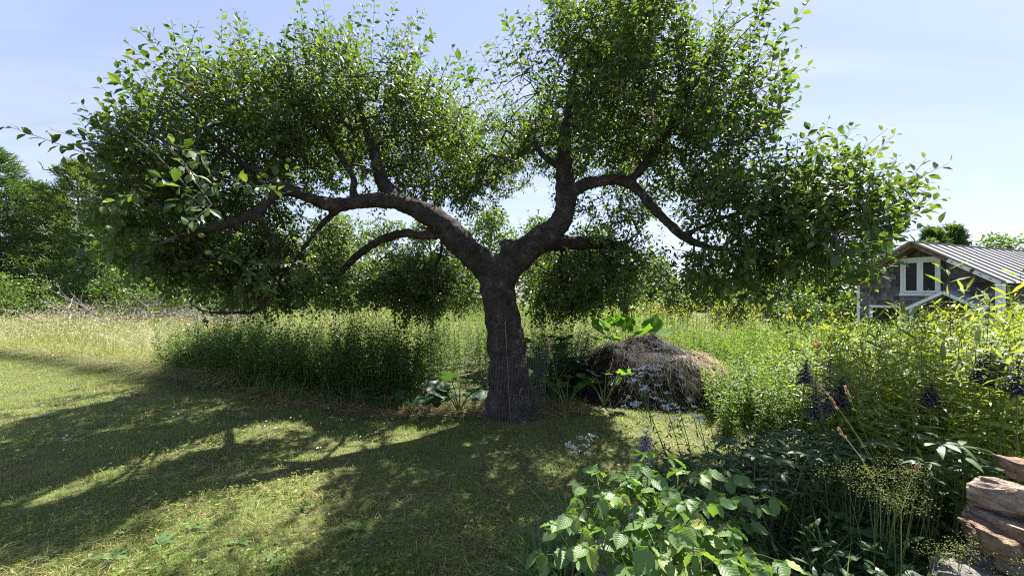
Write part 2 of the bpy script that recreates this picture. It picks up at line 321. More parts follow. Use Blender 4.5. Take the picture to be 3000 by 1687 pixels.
# ------------------------------------------------------------------ ground
def make_ground():
    a = Acc()
    def grid(x0, x1, y0, y1, st, dz=0.):
        xs = np.arange(x0, x1 + st / 2, st); ys = np.arange(y0, y1 + st / 2, st)
        X, Y = np.meshgrid(xs, ys); Z = gz(X, Y) + dz
        n = len(xs); i, j = np.meshgrid(np.arange(len(ys) - 1), np.arange(n - 1), indexing='ij'); q = (i * n + j).ravel()
        a.add(np.stack([X, Y, Z], -1), np.concatenate([np.stack([q, q + 1, q + n + 1], -1), np.stack([q, q + n + 1, q + n], -1)]))
    xs = np.unique(np.concatenate([np.linspace(-900, -60, 12), np.arange(-60, 60.1, 2), np.linspace(60, 900, 12), np.arange(-14, 14.1, .5)]))
    ys = np.unique(np.concatenate([np.linspace(-900, -40, 10), np.arange(-40, 80.1, 2), np.linspace(80, 900, 12), np.arange(-1, 16.1, .5)]))
    X, Y = np.meshgrid(xs, ys); Z = gz(X, Y); n = len(xs)
    i, j = np.meshgrid(np.arange(len(ys) - 1), np.arange(n - 1), indexing='ij'); q = (i * n + j).ravel()
    a.add(np.stack([X, Y, Z], -1), np.concatenate([np.stack([q, q + 1, q + n + 1], -1), np.stack([q, q + n + 1, q + n], -1)]))
    o = a.build('ground', M_ground, smooth=True, kind='structure')
    return o
make_ground()
LAWN = [(-40, 13.5), (-13.3, 10.7), (-8.3, 8.4), (-5.5, 6.9), (-3.4, 6.1), (-2.2, 5.6), (-1.2, 5.35), (0.3, 5.2), (1.3, 5.5), (2.4, 5.75), (3.1, 5.2), (2.7, 4.2), (1.7, 3.4), (.75, 3.0), (.32, 2.3), (.25, .3), (-40, .3)]

def blade_paths(x, y, h, lean, az, K, z=None):
    t = np.linspace(0, 1, K)[None]
    z0 = gz(x, y) if z is None else z
    r = (lean * h)[:, None] * t ** 2
    px = x[:, None] + np.cos(az)[:, None] * r; py = y[:, None] + np.sin(az)[:, None] * r
    pz = z0[:, None] - .01 + h[:, None] * (t - np.minimum(.45 * lean, .75)[:, None] * t ** 2.2)
    return np.stack([px, py, pz], -1)
def side_of(az, jit=.6):
    a = az + np.pi / 2 + U(-jit, jit, len(az)); return np.stack([np.cos(a), np.sin(a), np.zeros_like(a)], -1)

def lawn():
    a = Acc(); N = 335000
    d = np.exp(U(math.log(1.7), math.log(14), N)); x = U(-1.32, 1.32, N) * d
    k = inpoly(x, d, LAWN); x, d = x[k], d[k]; n = len(x)
    clump = np.sin(x * 5.1 + 1.7 * np.sin(d * 4.3)) * np.sin(d * 6.7 + np.sin(x * 3.1) * 2)
    h = U(.03, .062, n) * (1 + .5 * np.clip(clump, 0, 1)) * np.where(U(0, 1, n) > .945, U(1.4, 2.7, n), 1) * np.where(d < 4.5, .95, 1.05)
    az = U(0, 2 * np.pi, n); lean = U(.15, 1.25, n)
    p = blade_paths(x, d, h, lean, az, 3)
    w = np.maximum(.0030, d * .00085) * U(.7, 1.3, n)
    a.ribbons(p, np.stack([w, w * .85, w * 0], -1), side_of(az))
    o = a.build('lawn_grass', M_grass, kind='stuff'); tag(o, 'short mown lawn grass with dry patches under the apple tree', 'grass')
    # thatch, lying straw
    b = Acc(); N = 26000
    d = np.exp(U(math.log(1.7), math.log(7), N)); x = U(-1.3, .6, N) * d; k = inpoly(x, d, LAWN); x, d = x[k], d[k]
    k = (np.sin(x * 2.1 + 1) + np.sin(d * 2.7 + x) + U(-1.2, 1.2, len(x))) > .1; x, d = x[k], d[k]; n = len(x)
    az = U(0, 6.28, n); ln = U(.03, .11, n); el = U(-.05, .35, n); t = np.linspace(0, 1, 3)[None]
    z = gz(x, d) + U(.004, .022, n)
    p = np.stack([x[:, None] + np.cos(az)[:, None] * ln[:, None] * t, d[:, None] + np.sin(az)[:, None] * ln[:, None] * t, z[:, None] + (ln * el)[:, None] * t], -1)
    w = np.full(n, .0032); b.ribbons(p, np.stack([w, w, w * 0], -1), side_of(az, .2))
    tag(b.build('dry_thatch', M_thatch, kind='stuff'), 'dry straw and clippings lying in thin lawn', 'straw')
    # clover and plantain leaves in the thin turf
    c = Acc(); N = 5200
    d = np.exp(U(math.log(1.75), math.log(6), N)); x = U(-1.3, .5, N) * d; k = inpoly(x, d, LAWN); x, d = x[k], d[k]
    k = (np.sin(x * 3.7 + 2.2) * np.cos(d * 4.4 + x * 1.3) + U(-.9, .9, len(x)) - (d - 2.2) * .16) > .0; x, d = x[k], d[k]; n = len(x)
    z = gz(x, d) + U(.03, .065, n)
    for q in range(3):
        az = U(0, 6.28, n); ax = np.stack([np.cos(az), np.sin(az), U(-.1, .35, n)], -1)
        c.leaves(T_dia, np.stack([x, d, z], -1), ax, UPV + .35 * randdir(n), U(.014, .034, n), 1.25)
    tag(c.build('clover_leaves', M_grass, kind='stuff'), 'low clover and broadleaf weeds spread through the lawn', 'clover')
    # white clover heads
    e = Acc(); n = 70
    px = U(120, 1150, n); py = U(1180, 1330, n); x, d = G(px, py)
    for q in range(7):
        e.leaves(T_dia, np.stack([x, d, gz(x, d) + .055], -1), randdir(n) + UPV * .5, randdir(n), .014, 1.3, mi=0)
    tag(e.build('clover_flowers', M_white, kind='stuff'), 'tiny white clover flowers scattered in shaded lawn', 'clover')
lawn()

# broadleaf rosettes in the near lawn, each its own plant
def rosette(px, py, n, ln, label):
    x, d = G(px, py); t = thing('plantain_rosette', label, 'weed', (x, d, float(gz(x, d))), 'broadleaf weeds in the near lawn')
    for k in range(n):
        az = k * 2.4 + U(0, .5); el = U(.15, .6); ax = np.array([[math.cos(az) * math.cos(el), math.sin(az) * math.cos(el), math.sin(el)]])
        R = frames(ax, np.array([UPV]))[0]; place('leaf', ME_lance, t, R, (0, 0, .005), ln * U(.7, 1.15))
for px, py, n, ln in [(1045, 1555, 8, .11), (1000, 1600, 6, .08), (1060, 1650, 7, .09), (560, 1560, 7, .09), (470, 1610, 7, .1), (700, 1600, 6, .08), (330, 1650, 7, .1), (880, 1500, 6, .07), (1250, 1640, 7, .08), (790, 1660, 7, .1), (130, 1640, 6, .09), (1150, 1560, 5, .08)]:
    rosette(px, py, n, ln, 'small flat broadleaf weed rosette in dry patchy lawn')

# ------------------------------------------------------------------ the apple tree
def limb(rows, n):                                          # rows of (px, py, depth, half width in px) -> points, radii
    p = spline(rows, n); pts = np.stack([(p[:, 0] - CX) / F * p[:, 2], p[:, 2], EYE - (p[:, 1] - HY) / F * p[:, 2]], -1)
    return pts, np.maximum(p[:, 3], 1.5) * p[:, 2] / F
LIMBS = {
 'trunk': [(1503, 1250, 5.4, 90), (1497, 1208, 5.4, 80), (1492, 1150, 5.4, 63), (1488, 1080, 5.4, 58), (1483, 1000, 5.4, 56), (1472, 930, 5.4, 53), (1462, 870, 5.4, 49), (1456, 820, 5.4, 49), (1452, 775, 5.4, 46), (1452, 755, 5.4, 30)],
 'left': [(1450, 830, 5.4, 40), (1420, 775, 5.38, 42), (1370, 735, 5.3, 40), (1300, 660, 5.2, 37), (1240, 622, 5.1, 31), (1180, 597, 5.0, 25), (1100, 586, 4.9, 21), (1000, 600, 4.8, 21), (930, 590, 4.7, 18), (860, 562, 4.5, 16), (800, 575, 4.35, 14), (750, 625, 4.2, 14), (650, 662, 4.0, 10), (520, 690, 3.8, 6)],
 'left_low': [(1280, 690, 5.25, 15), (1240, 688, 5.25, 15), (1170, 685, 5.35, 13), (1100, 712, 5.45, 12), (1040, 755, 5.55, 11), (990, 805, 5.65, 10), (930, 870, 5.8, 5)],
 'left_up': [(1200, 610, 5.0, 20), (1150, 570, 5.1, 24), (1115, 520, 5.2, 20), (1095, 440, 5.35, 15), (1060, 340, 5.4, 10), (1030, 230, 5.3, 5)],
 'left_up2': [(1045, 595, 4.85, 12), (1035, 560, 4.9, 12), (1030, 510, 5.0, 10), (960, 400, 5.0, 7), (900, 260, 4.9, 4)],
 'left_down': [(1000, 605, 4.8, 10), (960, 640, 4.85, 9), (910, 700, 4.9, 7), (860, 770, 5.0, 5)],
 'left_far': [(860, 562, 4.5, 15), (790, 520, 4.5, 11), (700, 470, 4.4, 8), (600, 380, 4.3, 5)],
 'right': [(1465, 830, 5.4, 40), (1490, 775, 5.38, 46), (1535, 738, 5.35, 42), (1590, 697, 5.3, 38), (1635, 660, 5.25, 33), (1656, 610, 5.25, 31), (1655, 545, 5.25, 29), (1653, 490, 5.3, 24), (1655, 400, 5.3, 17), (1668, 300, 5.25, 11), (1690, 180, 5.15, 6)],
 'right_arch': [(1655, 590, 5.25, 20), (1700, 547, 5.15, 19), (1760, 530, 5.05, 17), (1820, 528, 4.95, 17), (1870, 558, 4.9, 15), (1910, 605, 4.8, 13), (1960, 655, 4.7, 14), (2030, 710, 4.6, 11), (2150, 735, 4.3, 8), (2320, 745, 4.0, 4)],
 'right_back': [(1530, 745, 5.4, 22), (1560, 728, 5.5, 24), (1620, 712, 5.65, 23), (1700, 712, 5.8, 21), (1780, 715, 6.0, 16), (1850, 735, 6.3, 9), (1900, 790, 6.6, 5)],
 'right_up': [(1840, 535, 4.95, 14), (1890, 480, 4.9, 13), (1960, 380, 4.75, 10), (2040, 250, 4.6, 6), (2110, 120, 4.5, 3)],
 'right_side': [(1655, 490, 5.3, 14), (1605, 468, 5.4, 11), (1575, 430, 5.5, 8), (1560, 380, 5.6, 4)],
 'right_far': [(2000, 690, 4.65, 9), (2120, 640, 4.4, 8), (2280, 580, 4.0, 6), (2450, 540, 3.6, 4)],
 'drop1': [(1300, 690, 5.25, 7), (1290, 745, 5.6, 6), (1275, 790, 5.9, 6), (1285, 850, 6.3, 4)],
 'drop2': [(1650, 715, 5.7, 6), (1640, 780, 5.9, 5), (1620, 840, 6.2, 4)],
 'low_left': [(760, 640, 4.2, 8), (820, 760, 4.6, 7), (760, 900, 5.0, 6), (690, 915, 5.05, 6), (600, 912, 5.05, 5), (545, 880, 5.05, 3)],
}
BASE = np.array([*P(1497, 1212, 5.4)[:2], 0.]); BASE[2] = float(gz(BASE[0], BASE[1]))
apple = thing('apple_tree', 'old spreading apple tree with forked trunk and two long arching limbs', 'tree', BASE)
def wood_noise(V, amp):
    x, y, z = V.T
    return amp * (np.sin(x * 23 + 3 * np.sin(z * 9)) * np.sin(y * 21 + 2 * np.sin(z * 7 + 1)) + .6 * np.sin(z * 47 + 6 * np.sin(x * 13) + 5 * np.sin(y * 11)) + .5 * np.sin(x * 61 + z * 17) * np.sin(y * 57 - z * 13))
def apple_wood():
    a = Acc(); skel = []
    for k, rows in LIMBS.items():
        n = 40 if k in ('trunk', 'left', 'right') else 24
        pts, rad = limb(rows, n); skel.append(pts)
        thick = rad.max() > .035
        if thick: rad = rad * (1 + .05 * np.sin(np.arange(n) * 1.3 + len(k)) + U(-.04, .04, n))
        a.tubes(pts, rad, 14 if rad.max() > .08 else 9, cap=True)
    # knots and swellings
    def lump(px, py, d, r):
        c = P(px, py, d); th = np.linspace(0, np.pi, 7); q = c[None] + np.stack([0 * th, 0 * th, -np.cos(th) * r], -1); a.tubes(q, np.sin(th) * r + .002, 10)
    lump(1424, 850, 5.33, .09); lump(1450, 790, 5.36, .2); lump(1515, 1195, 5.38, .2); lump(1470, 1200, 5.4, .2); lump(1500, 760, 5.4, .16)
    o = a.build('trunk', M_bark, apple, smooth=True)
    rm = o.modifiers.new('union', 'REMESH'); rm.mode = 'VOXEL'; rm.voxel_size = .022; rm.use_smooth_shade = True
    s_ = o.modifiers.new('soft', 'SMOOTH'); s_.factor = .5; s_.iterations = 3
    dg = bpy.context.evaluated_depsgraph_get(); dg.update()
    me = bpy.data.meshes.new_from_object(o.evaluated_get(dg)); o.modifiers.clear(); old = o.data; o.data = me; bpy.data.meshes.remove(old)
    n = len(me.vertices); V = np.empty(n * 3, np.float32); me.vertices.foreach_get('co', V); V = V.reshape(-1, 3).astype(float)
    N = np.empty(n * 3, np.float32); me.vertex_normals.foreach_get('vector', N); N = N.reshape(-1, 3)
    V += N * wood_noise(V, .006)[:, None]
    me.vertices.foreach_set('co', V.astype(np.float32).ravel()); me.update()
    if not me.materials: me.materials.append(M_bark)
    # sawn-off stubs at the fork
    for (px, py, d, ax, r, ln) in [(1385, 735, 5.2, (-.05, -.8, .55), .075, .15), (1487, 738, 5.33, (-.1, -.3, .95), .085, .15)]:
        s = Acc(); c = P(px, py, d); ax = nrm(np.array(ax)); q = c[None] + ax[None] * np.linspace(-.08, ln, 5)[:, None]
        s.tubes(q, np.array([1.15, 1.1, 1.0, 1.02, .96]) * r, 12, cap=True)
        f = s.build('cut_stub', M_bark, apple, smooth=True)
        e = Acc(); e.tubes(np.stack([q[-1] - ax * .004, q[-1] + ax * .006]), np.array([r * .9, r * .84]), 12, cap=True); tag(e.build('sawn_face', M_cut, apple), 'dark weathered sawn end of branch stub')
    return np.concatenate(skel)
SKEL = apple_wood()

OUTLINE = [(290,440),(340,380),(380,300),(430,230),(520,200),(560,170),(620,210),(700,150),(760,190),(830,150),(900,110),(1000,110),(1080,130),(1150,120),(1190,170),(1210,220),(1290,230),(1330,290),(1400,320),(1450,230),(1500,180),(1540,150),(1600,130),(1620,60),(1640,0),(1680,-60),(2200,-60),(2230,100),(2270,180),(2290,260),(2280,330),(2240,400),(2220,450),(2330,450),(2400,440),(2450,470),(2540,500),(2640,560),(2690,610),(2630,650),(2590,700),(2600,780),(2540,820),(2450,840),(2300,850),(2200,870),(2130,930),(2050,890),(1960,860),(1880,850),(1850,900),(1700,940),(1560,940),(1500,900),(1410,890),(1330,940),(1200,940),(1130,890),(1000,900),(850,910),(700,900),(620,850),(560,820),(430,810),(330,760),(290,690),(280,600),(300,520)]
# crown: (px, py, depth, rx px, ry px, depth radius m, shoots, up-bias)
CROWN = [
 (620, 370, 4.7, 270, 190, 1.2, 230, .7), (900, 300, 5.2, 290, 190, 1.4, 290, .8), (470, 540, 4.2, 190, 130, 1.0, 150, .4), (340, 450, 3.7, 140, 90, .6, 60, .35),
 (430, 710, 4.0, 160, 110, .7, 120, -.2), (720, 590, 5.4, 170, 90, .9, 70, .3), (740, 800, 5.0, 210, 100, .9, 250, -.4), (1050, 440, 5.8, 250, 140, 1.3, 230, .5),
 (1230, 330, 6.0, 120, 120, 1.2, 90, .7), (1360, 470, 6.5, 190, 110, 1.2, 150, .4), (1240, 830, 6.9, 140, 90, .7, 230, -.4), (980, 840, 6.2, 150, 60, .7, 60, -.4), (1500, 420, 6.2, 130, 120, 1.1, 100, .6),
 (1720, 340, 5.3, 210, 210, 1.3, 230, .8), (1960, 290, 4.8, 240, 210, 1.2, 270, .8), (1810, 100, 4.8, 190, 100, .9, 130, 1.), (2110, 440, 4.5, 170, 120, .9, 110, .6),
 (2260, 610, 4.0, 230, 90, .9, 120, .4), (2430, 680, 3.6, 190, 90, .7, 110, .3), (2180, 790, 4.4, 230, 80, .9, 120, -.2), (2060, 560, 5.0, 110, 70, .8, 34, .3),
 (1740, 790, 6.3, 140, 105, .9, 260, -.4), (1640, 850, 6.9, 90, 80, .6, 90, -.5), (1990, 800, 5.6, 130, 60, .7, 30, -.3), (800, 430, 6.9, 240, 150, 1.0, 130, .6), (1780, 430, 6.8, 260, 160, .9, 120, .6), (1800, 620, 6.4, 160, 60, .8, 50, .2),
 (620, 700, 6.0, 150, 120, .8, 60, -.2),
 (900, 430, 8.4, 230, 120, 1.0, 150, .5), (1230, 420, 8.6, 220, 110, 1.0, 190, .5), (1400, 470, 9.0, 160, 100, .9, 160, .4), (1320, 540, 7.6, 150, 75, .8, 130, .2), (860, 740, 5.6, 150, 100, .8, 150, -.3), (800, 700, 8.8, 210, 110, .9, 200, -.2), (660, 660, 8.0, 160, 120, .9, 120, -.2), (1000, 720, 9.4, 110, 80, .8, 70, -.2), (1600, 760, 9.0, 130, 80, .8, 100, -.3), (640, 500, 7.8, 180, 110, 1.0, 100, .4), (1620, 420, 8.4, 200, 110, 1.0, 100, .5), (1950, 460, 7.6, 200, 120, 1.0, 90, .5),
 (960, 810, 8.2, 170, 80, .8, 130, -.4), (1250, 830, 8.4, 120, 85, .7, 130, -.4), (720, 800, 7.4, 170, 95, .8, 140, -.4), (1720, 820, 8.0, 120, 70, .7, 70, -.4)]
LIT = [[(1290,1235),(1270,1300),(1050,1350),(960,1430),(1000,1530),(850,1687),(250,1687),(420,1580),(620,1480),(760,1380),(1000,1290)], [(980,1235),(800,1280),(560,1330),(330,1420),(60,1500),(0,1470),(250,1390),(520,1300),(800,1230)], [(1750,1185),(2250,1185),(2250,1300),(2050,1340),(1800,1290)], [(-1500,1020),(330,1075),(500,1125),(330,1170),(0,1240),(-1500,1500)]]
# long water sprouts that break the outline: base px, tip px, depth
SPROUT = [((330, 480), (190, 425), 3.2), ((330, 540), (170, 490), 3.2), ((320, 600), (200, 560), 3.3), ((420, 560), (330, 600), 2.8), ((560, 560), (470, 520), 2.7), ((620, 600), (540, 660), 2.8), ((500, 420), (600, 470), 3.2), ((2480, 720), (2620, 700), 2.6), ((2380, 700), (2500, 760), 2.8), ((2300, 640), (2420, 620), 3.0), ((1500, 560), (1430, 520), 5.9), ((250, 450), (30, 372), 3.2), ((330, 430), (150, 385), 3.3), ((480, 300), (345, 205), 3.7), ((530, 250), (375, 115), 3.8), ((560, 250), (410, 75), 4.0), ((540, 200), (570, 55), 4.2), ((600, 260), (520, 190), 3.9),
 ((740, 200), (690, 80), 4.5), ((480, 380), (330, 330), 3.6), ((500, 330), (320, 240), 3.6), ((400, 480), (305, 345), 3.4), ((960, 180), (880, 70), 4.6), ((1030, 160), (1020, 45), 4.8), ((1170, 180), (1212, 30), 4.6), ((1080, 170), (1090, 110), 5.0),
 ((1280, 260), (1310, 170), 5.6), ((1640, 140), (1630, 10), 4.6), ((1700, 130), (1720, -30), 4.6), ((1780, 120), (1770, -40), 4.6), ((1850, 130), (1880, -20), 4.6), ((1950, 160), (1990, 30), 4.5), ((2060, 170), (2140, 60), 4.3), ((2130, 200), (2290, -20), 4.0), ((2110, 190), (2190, -10), 4.1),
 ((2190, 230), (2375, 5), 3.9), ((2150, 300), (2365, 180), 4.0), ((2160, 350), (2350, 245), 4.0), ((2120, 420), (2330, 290), 4.1), ((2200, 540), (2430, 420), 3.7), ((2300, 570), (2450, 445), 3.5), ((2400, 600), (2560, 500), 3.3), ((2450, 610), (2650, 540), 3.1),
 ((2520, 600), (2795, 485), 2.9), ((2480, 640), (2720, 610), 3.0), ((2560, 700), (2790, 640), 2.6), ((2420, 780), (2640, 770), 3.0), ((2380, 820), (2560, 800), 3.2), ((2450, 740), (2560, 690), 2.8), ((560, 640), (620, 500), 3.4), ((700, 580), (850, 480), 3.7),
 ((520, 470), (620, 560), 3.0), ((600, 560), (500, 600), 2.9), ((640, 520), (820, 560), 3.3), ((330, 640), (240, 760), 3.0), ((1830, 350), (1900, 420), 4.2), ((380, 560), (250, 620), 3.1), ((1240, 250), (1180, 190), 5.6)]
def apple_crown():
    B = []; D = []; Ln = []; NL = []; SZ = []
    for (px, py, d, rx, ry, rd, n, up) in CROWN:
        n = int(n * 2.95); c = P(px, py, d); r = np.array([rx * d / F, rd, ry * d / F])
        q = randdir(n) * (U(0, 1, n) ** .42)[:, None]
        # knobbly outline: lobes push in and out
        q *= (1 + .22 * np.sin(q[:, 0] * 5 + px) * np.sin(q[:, 2] * 6 + py) + .12 * np.sin(q[:, 1] * 8))[:, None]
        pos = c + q * r; out = nrm(q * r)
        dr = nrm(.55 * out + np.array([0, 0, up]) + .55 * randdir(n))
        B.append(pos); D.append(dr); Ln.append(U(.16, .42, n) * (1 + .35 * (dr[:, 2] > .6))); NL.append(np.full(n, 13)); SZ.append(np.full(n, 1.))
    B, D, Ln, SZ = map(np.concatenate, (B, D, Ln, SZ))
    # keep the bare limbs in view: no shoots hanging in front of them
    px = CX + B[:, 0] / B[:, 1] * F; py = HY - (B[:, 2] - EYE) / B[:, 1] * F; keep = np.ones(len(B), bool)
    for k, lo, hi, wd in [('trunk', 0, 40, 80), ('left', 0, 20, 48), ('left', 20, 28, 22), ('left_low', 2, 14, 22), ('right', 0, 24, 46), ('right_arch', 0, 15, 24), ('right_back', 0, 12, 26)]:
        rows = spline(LIMBS[k], 40 if k in ('trunk', 'left', 'right') else 24)[lo:hi]
        dist = np.hypot(px[:, None] - rows[None, :, 0], py[:, None] - rows[None, :, 1]); i = dist.argmin(1)
        keep &= ~((dist.min(1) < wd) & (B[:, 1] < rows[i, 2] + .05))
    for gx, gy, rx, ry in [(1560, 610, 75, 55), (1090, 645, 75, 35), (1600, 560, 40, 60)]:      # open sky between the limbs
        keep &= ~(((px - gx) / rx) ** 2 + ((py - gy) / ry) ** 2 < 1)
    mid = B + D * Ln[:, None] * .45; keep &= inpoly(CX + mid[:, 0] / mid[:, 1] * F + rng.normal(size=len(B)) * 22, HY - (mid[:, 2] - EYE) / mid[:, 1] * F + rng.normal(size=len(B)) * 22, OUTLINE)
    fx = np.sin(B[:, 0] * 5.3 + 2 * np.sin(B[:, 2] * 3.1)) * np.sin(B[:, 2] * 6.1 + 1.5 * np.sin(B[:, 1] * 4.2)) + .6 * np.sin(B[:, 1] * 5.7 + B[:, 0] * 3.3)
    keep &= fx + U(-.45, .45, len(B)) > -.58               # clumps and hollows
    sx, sy, sz_ = SDIR                                       # thin crown where the sun breaks through to the lawn
    gx = mid[:, 0] - mid[:, 2] * sx / sz_; gy = np.maximum(mid[:, 1] - mid[:, 2] * sy / sz_, .3)
    for w in [[G(*q) for q in poly] for poly in LIT] + [[(-.3, .5), (.9, .5), (1.35, 1.2), (1.2, 1.6), (-.1, 1.6)]]:
        keep &= ~(inpoly(gx, gy, w) & (U(0, 1, len(B)) < .93))
    tip = B + D * Ln[:, None]; keep &= tip[:, 2] > .75
    B, D, Ln, SZ = B[keep], D[keep], Ln[keep], SZ[keep]
    # connect every shoot to the wood: nearest existing node, in order of distance
    nodes = [SKEL]; par = [np.full(len(SKEL), -1)]; NODE = SKEL.copy(); PAR = np.full(len(SKEL), -1)
    order = np.argsort(np.min(np.linalg.norm(B[:, None, ::1][:, :, :] - SKEL[None, ::3], axis=-1), 1))
    cap = len(SKEL) + len(B) * 12; N_ = np.zeros((cap, 3)); Pn = np.full(cap, -1); N_[:len(SKEL)] = SKEL; m = len(SKEL); endn = np.zeros(len(B), int)
    for i in order:
        dv = N_[:m] - B[i]; dd = np.einsum('ij,ij->i', dv, dv); j = int(dd.argmin()); L_ = math.sqrt(dd[j]); st = max(1, min(11, int(L_ / .14)))
        a0 = N_[j].copy(); pr = j
        for s in range(1, st + 1):
            t = s / st; q = a0 * (1 - t) + B[i] * t + (rng.normal(size=3) * .02 if s < st else 0); q[2] += .10 * L_ * math.sin(math.pi * t) * .5
            N_[m] = q; Pn[m] = pr; pr = m; m += 1
        endn[i] = pr
    cnt = np.zeros(m); cnt[endn] = 1
    for k in range(m - 1, len(SKEL) - 1, -1): cnt[Pn[k]] += cnt[k]
    e = np.arange(len(SKEL), m); r1 = np.clip(.0029 * cnt[e] ** .4, .003, .022); r0 = np.where(Pn[e] >= len(SKEL), np.clip(.0029 * cnt[Pn[e]] ** .4, .003, .022), r1 * 1.15); r0 = np.minimum(r0, r1 * 1.35)
    tw = Acc(); tw.tubes(np.stack([N_[Pn[e]], N_[e]], 1), np.stack([r0, r1], 1), 3)
    # shoots and their leaves
    LV = [[], [], [], []]
    def shoot(b, dr, ln, nl, size, sag):
        n = len(b); t = np.linspace(0, 1, 3)[None, :, None]; side = nrm(np.cross(dr, randdir(n)))
        q = b[:, None] + dr[:, None] * ln[:, None, None] * t + (side * .08 + np.array([0, 0, sag]))[:, None] * ln[:, None, None] * t ** 2
        tw.tubes(q, np.broadcast_to(np.array([[.0034, .0026, .0014]]), (n, 3)), 3)
        u = np.linspace(.06, 1, nl)[None] + U(-.03, .03, (n, nl)); u = np.clip(u, 0, 1)[..., None]
        pos = b[:, None] + dr[:, None] * ln[:, None, None] * u + (side * .08 + np.array([0, 0, sag]))[:, None] * ln[:, None, None] * u ** 2
        ph = (np.arange(nl)[None] * 2.4 + U(0, 6.28, (n, 1)))[..., None]; s2 = np.cross(dr, side)
        rad = side[:, None] * np.cos(ph) + s2[:, None] * np.sin(ph)
        ax = nrm(rad * .85 + dr[:, None] * (.25 + .55 * u) + np.array([0, 0, -.22]) + .22 * rng.normal(size=(n, nl, 3)))
        nm = nrm(UPV * .9 + dr[:, None] * .35 + .45 * rng.normal(size=(n, nl, 3)))
        sz = size[:, None] * U(.052, .09, (n, nl)) * (1 - .35 * (u[..., 0] > .9))
        pos = pos + ax * .012
        LV[0].append(pos.reshape(-1, 3)); LV[1].append(ax.reshape(-1, 3)); LV[2].append(nm.reshape(-1, 3)); LV[3].append(sz.ravel())
    shoot(B, D, Ln, 14, SZ, .02)
    auto = []
    top_edge = [q for q in OUTLINE if q[1] < 620]; top_edge = spline(np.array(OUTLINE[:24] + OUTLINE[24:42], float), 150)
    for (qx, qy) in top_edge:
        if U() < .9:
            dd = U(3.9, 5.6) if 500 < qx < 2150 else U(3.3, 4.3); oxy = np.array([(qx - (800 if qx < 1400 else 1900)) * .0012, -1.]); oxy = oxy / np.linalg.norm(oxy) + U(-.35, .35, 2); l = U(90, 260) * U(.6, 1)
            auto.append(((qx - oxy[0] * 70, qy - oxy[1] * 70), (qx + oxy[0] * l * .6, qy + oxy[1] * l * .6), dd))
    for (b, tp, d) in SPROUT + auto:
        p0 = P(*b, d + .12); p1 = P(*tp, d - .08); v = p1 - p0; l = np.linalg.norm(v)
        shoot(p0[None], v[None] / l, np.array([l]), max(9, int(l / .034)), np.array([U(1.12, 1.35)]), .0)
        j = int(np.linalg.norm(N_[:m] - p0, axis=1).argmin()); tw.tubes(np.stack([N_[j], (N_[j] + p0) / 2 + np.array([0, 0, .03]), p0]), np.array([.007, .0055, .004]), 5)
    tag(tw.build('twigs', M_twig, apple, kind='stuff'), 'fine twigs and side branches of the crown')
    pos, ax, nm, sz = map(np.concatenate, LV)
    ok = (pos[:, 2] > .7)
    pos, ax, nm, sz = pos[ok], ax[ok], nm[ok], sz[ok]
    # the 300 leaves that show largest are pieces of their own, the rest one mesh
    px = CX + pos[:, 0] / pos[:, 1] * F; py = HY - (pos[:, 2] - EYE) / pos[:, 1] * F
    app = np.where((px > 10) & (px < 2990) & (py > 5), sz / pos[:, 1] * np.hypot(1, (px - CX) / F), 0)
    big = np.argsort(-app)[:300]; rest = np.ones(len(pos), bool); rest[big] = False
    R = frames(ax[big], nm[big])
    for k, i in enumerate(big): place('leaf', ME_apple, apple, R[k], pos[i] - BASE, sz[i])
    cr = Acc(); near = rest & (pos[:, 1] < 4.1); far = rest & ~near
    cr.leaves(T_apple, pos[near], ax[near], nm[near], sz[near]); bk = far & (pos[:, 1] > 6.6); far &= ~bk
    cr.leaves(T_apple4, pos[far], ax[far], nm[far], sz[far]); cr.leaves(tmpl_diamond(.3), pos[bk], ax[bk], nm[bk], sz[bk])
    tag(cr.build('crown', M_apple, apple, kind='stuff'), 'dense backlit apple foliage')
    print('apple leaves', len(pos), 'twig nodes', m)
    # a few green apples and browned leaf sprays
    M_fruit = surf('green_apple_skin', [(.3, (.13, .2, .03)), (.7, (.25, .26, .06))], 6, 3, .35, spec=.5)
    for (px_, py_, d) in [(567, 488, 3.45), (590, 690, 3.7), (2205, 850, 4.2), (845, 470, 4.3), (610, 740, 3.8)]:
        f = Acc(); th = np.linspace(0, np.pi, 8); c = P(px_, py_, d); q = c[None] + np.stack([0 * th, 0 * th, -np.cos(th) * .024], -1); f.tubes(q, np.sin(th) * .028 * (1 - .08 * np.cos(th)) + .0005, 10)
        f.build('apple', M_fruit, apple, smooth=True)
    M_brown = leafmat('withered_leaf', [(0, (.30, .20, .10)), (1, (.50, .40, .26))], (1, .9, .7), .3, .7, .2)
    for (px_, py_, d, n) in [(1905, 335, 4.1, 9), (1818, 270, 4.1, 6), (2050, 195, 4.2, 5), (565, 255, 3.7, 5)]:
        f = Acc(); c = P(px_, py_, d); f.leaves(T_apple, c[None] + rng.normal(size=(n, 3)) * .03, randdir(n) - UPV * .4, randdir(n), U(.06, .09, n), .8)
        tag(f.build('withered_leaves', M_brown, apple, kind='stuff'), 'browned withered leaf spray')
apple_crown()

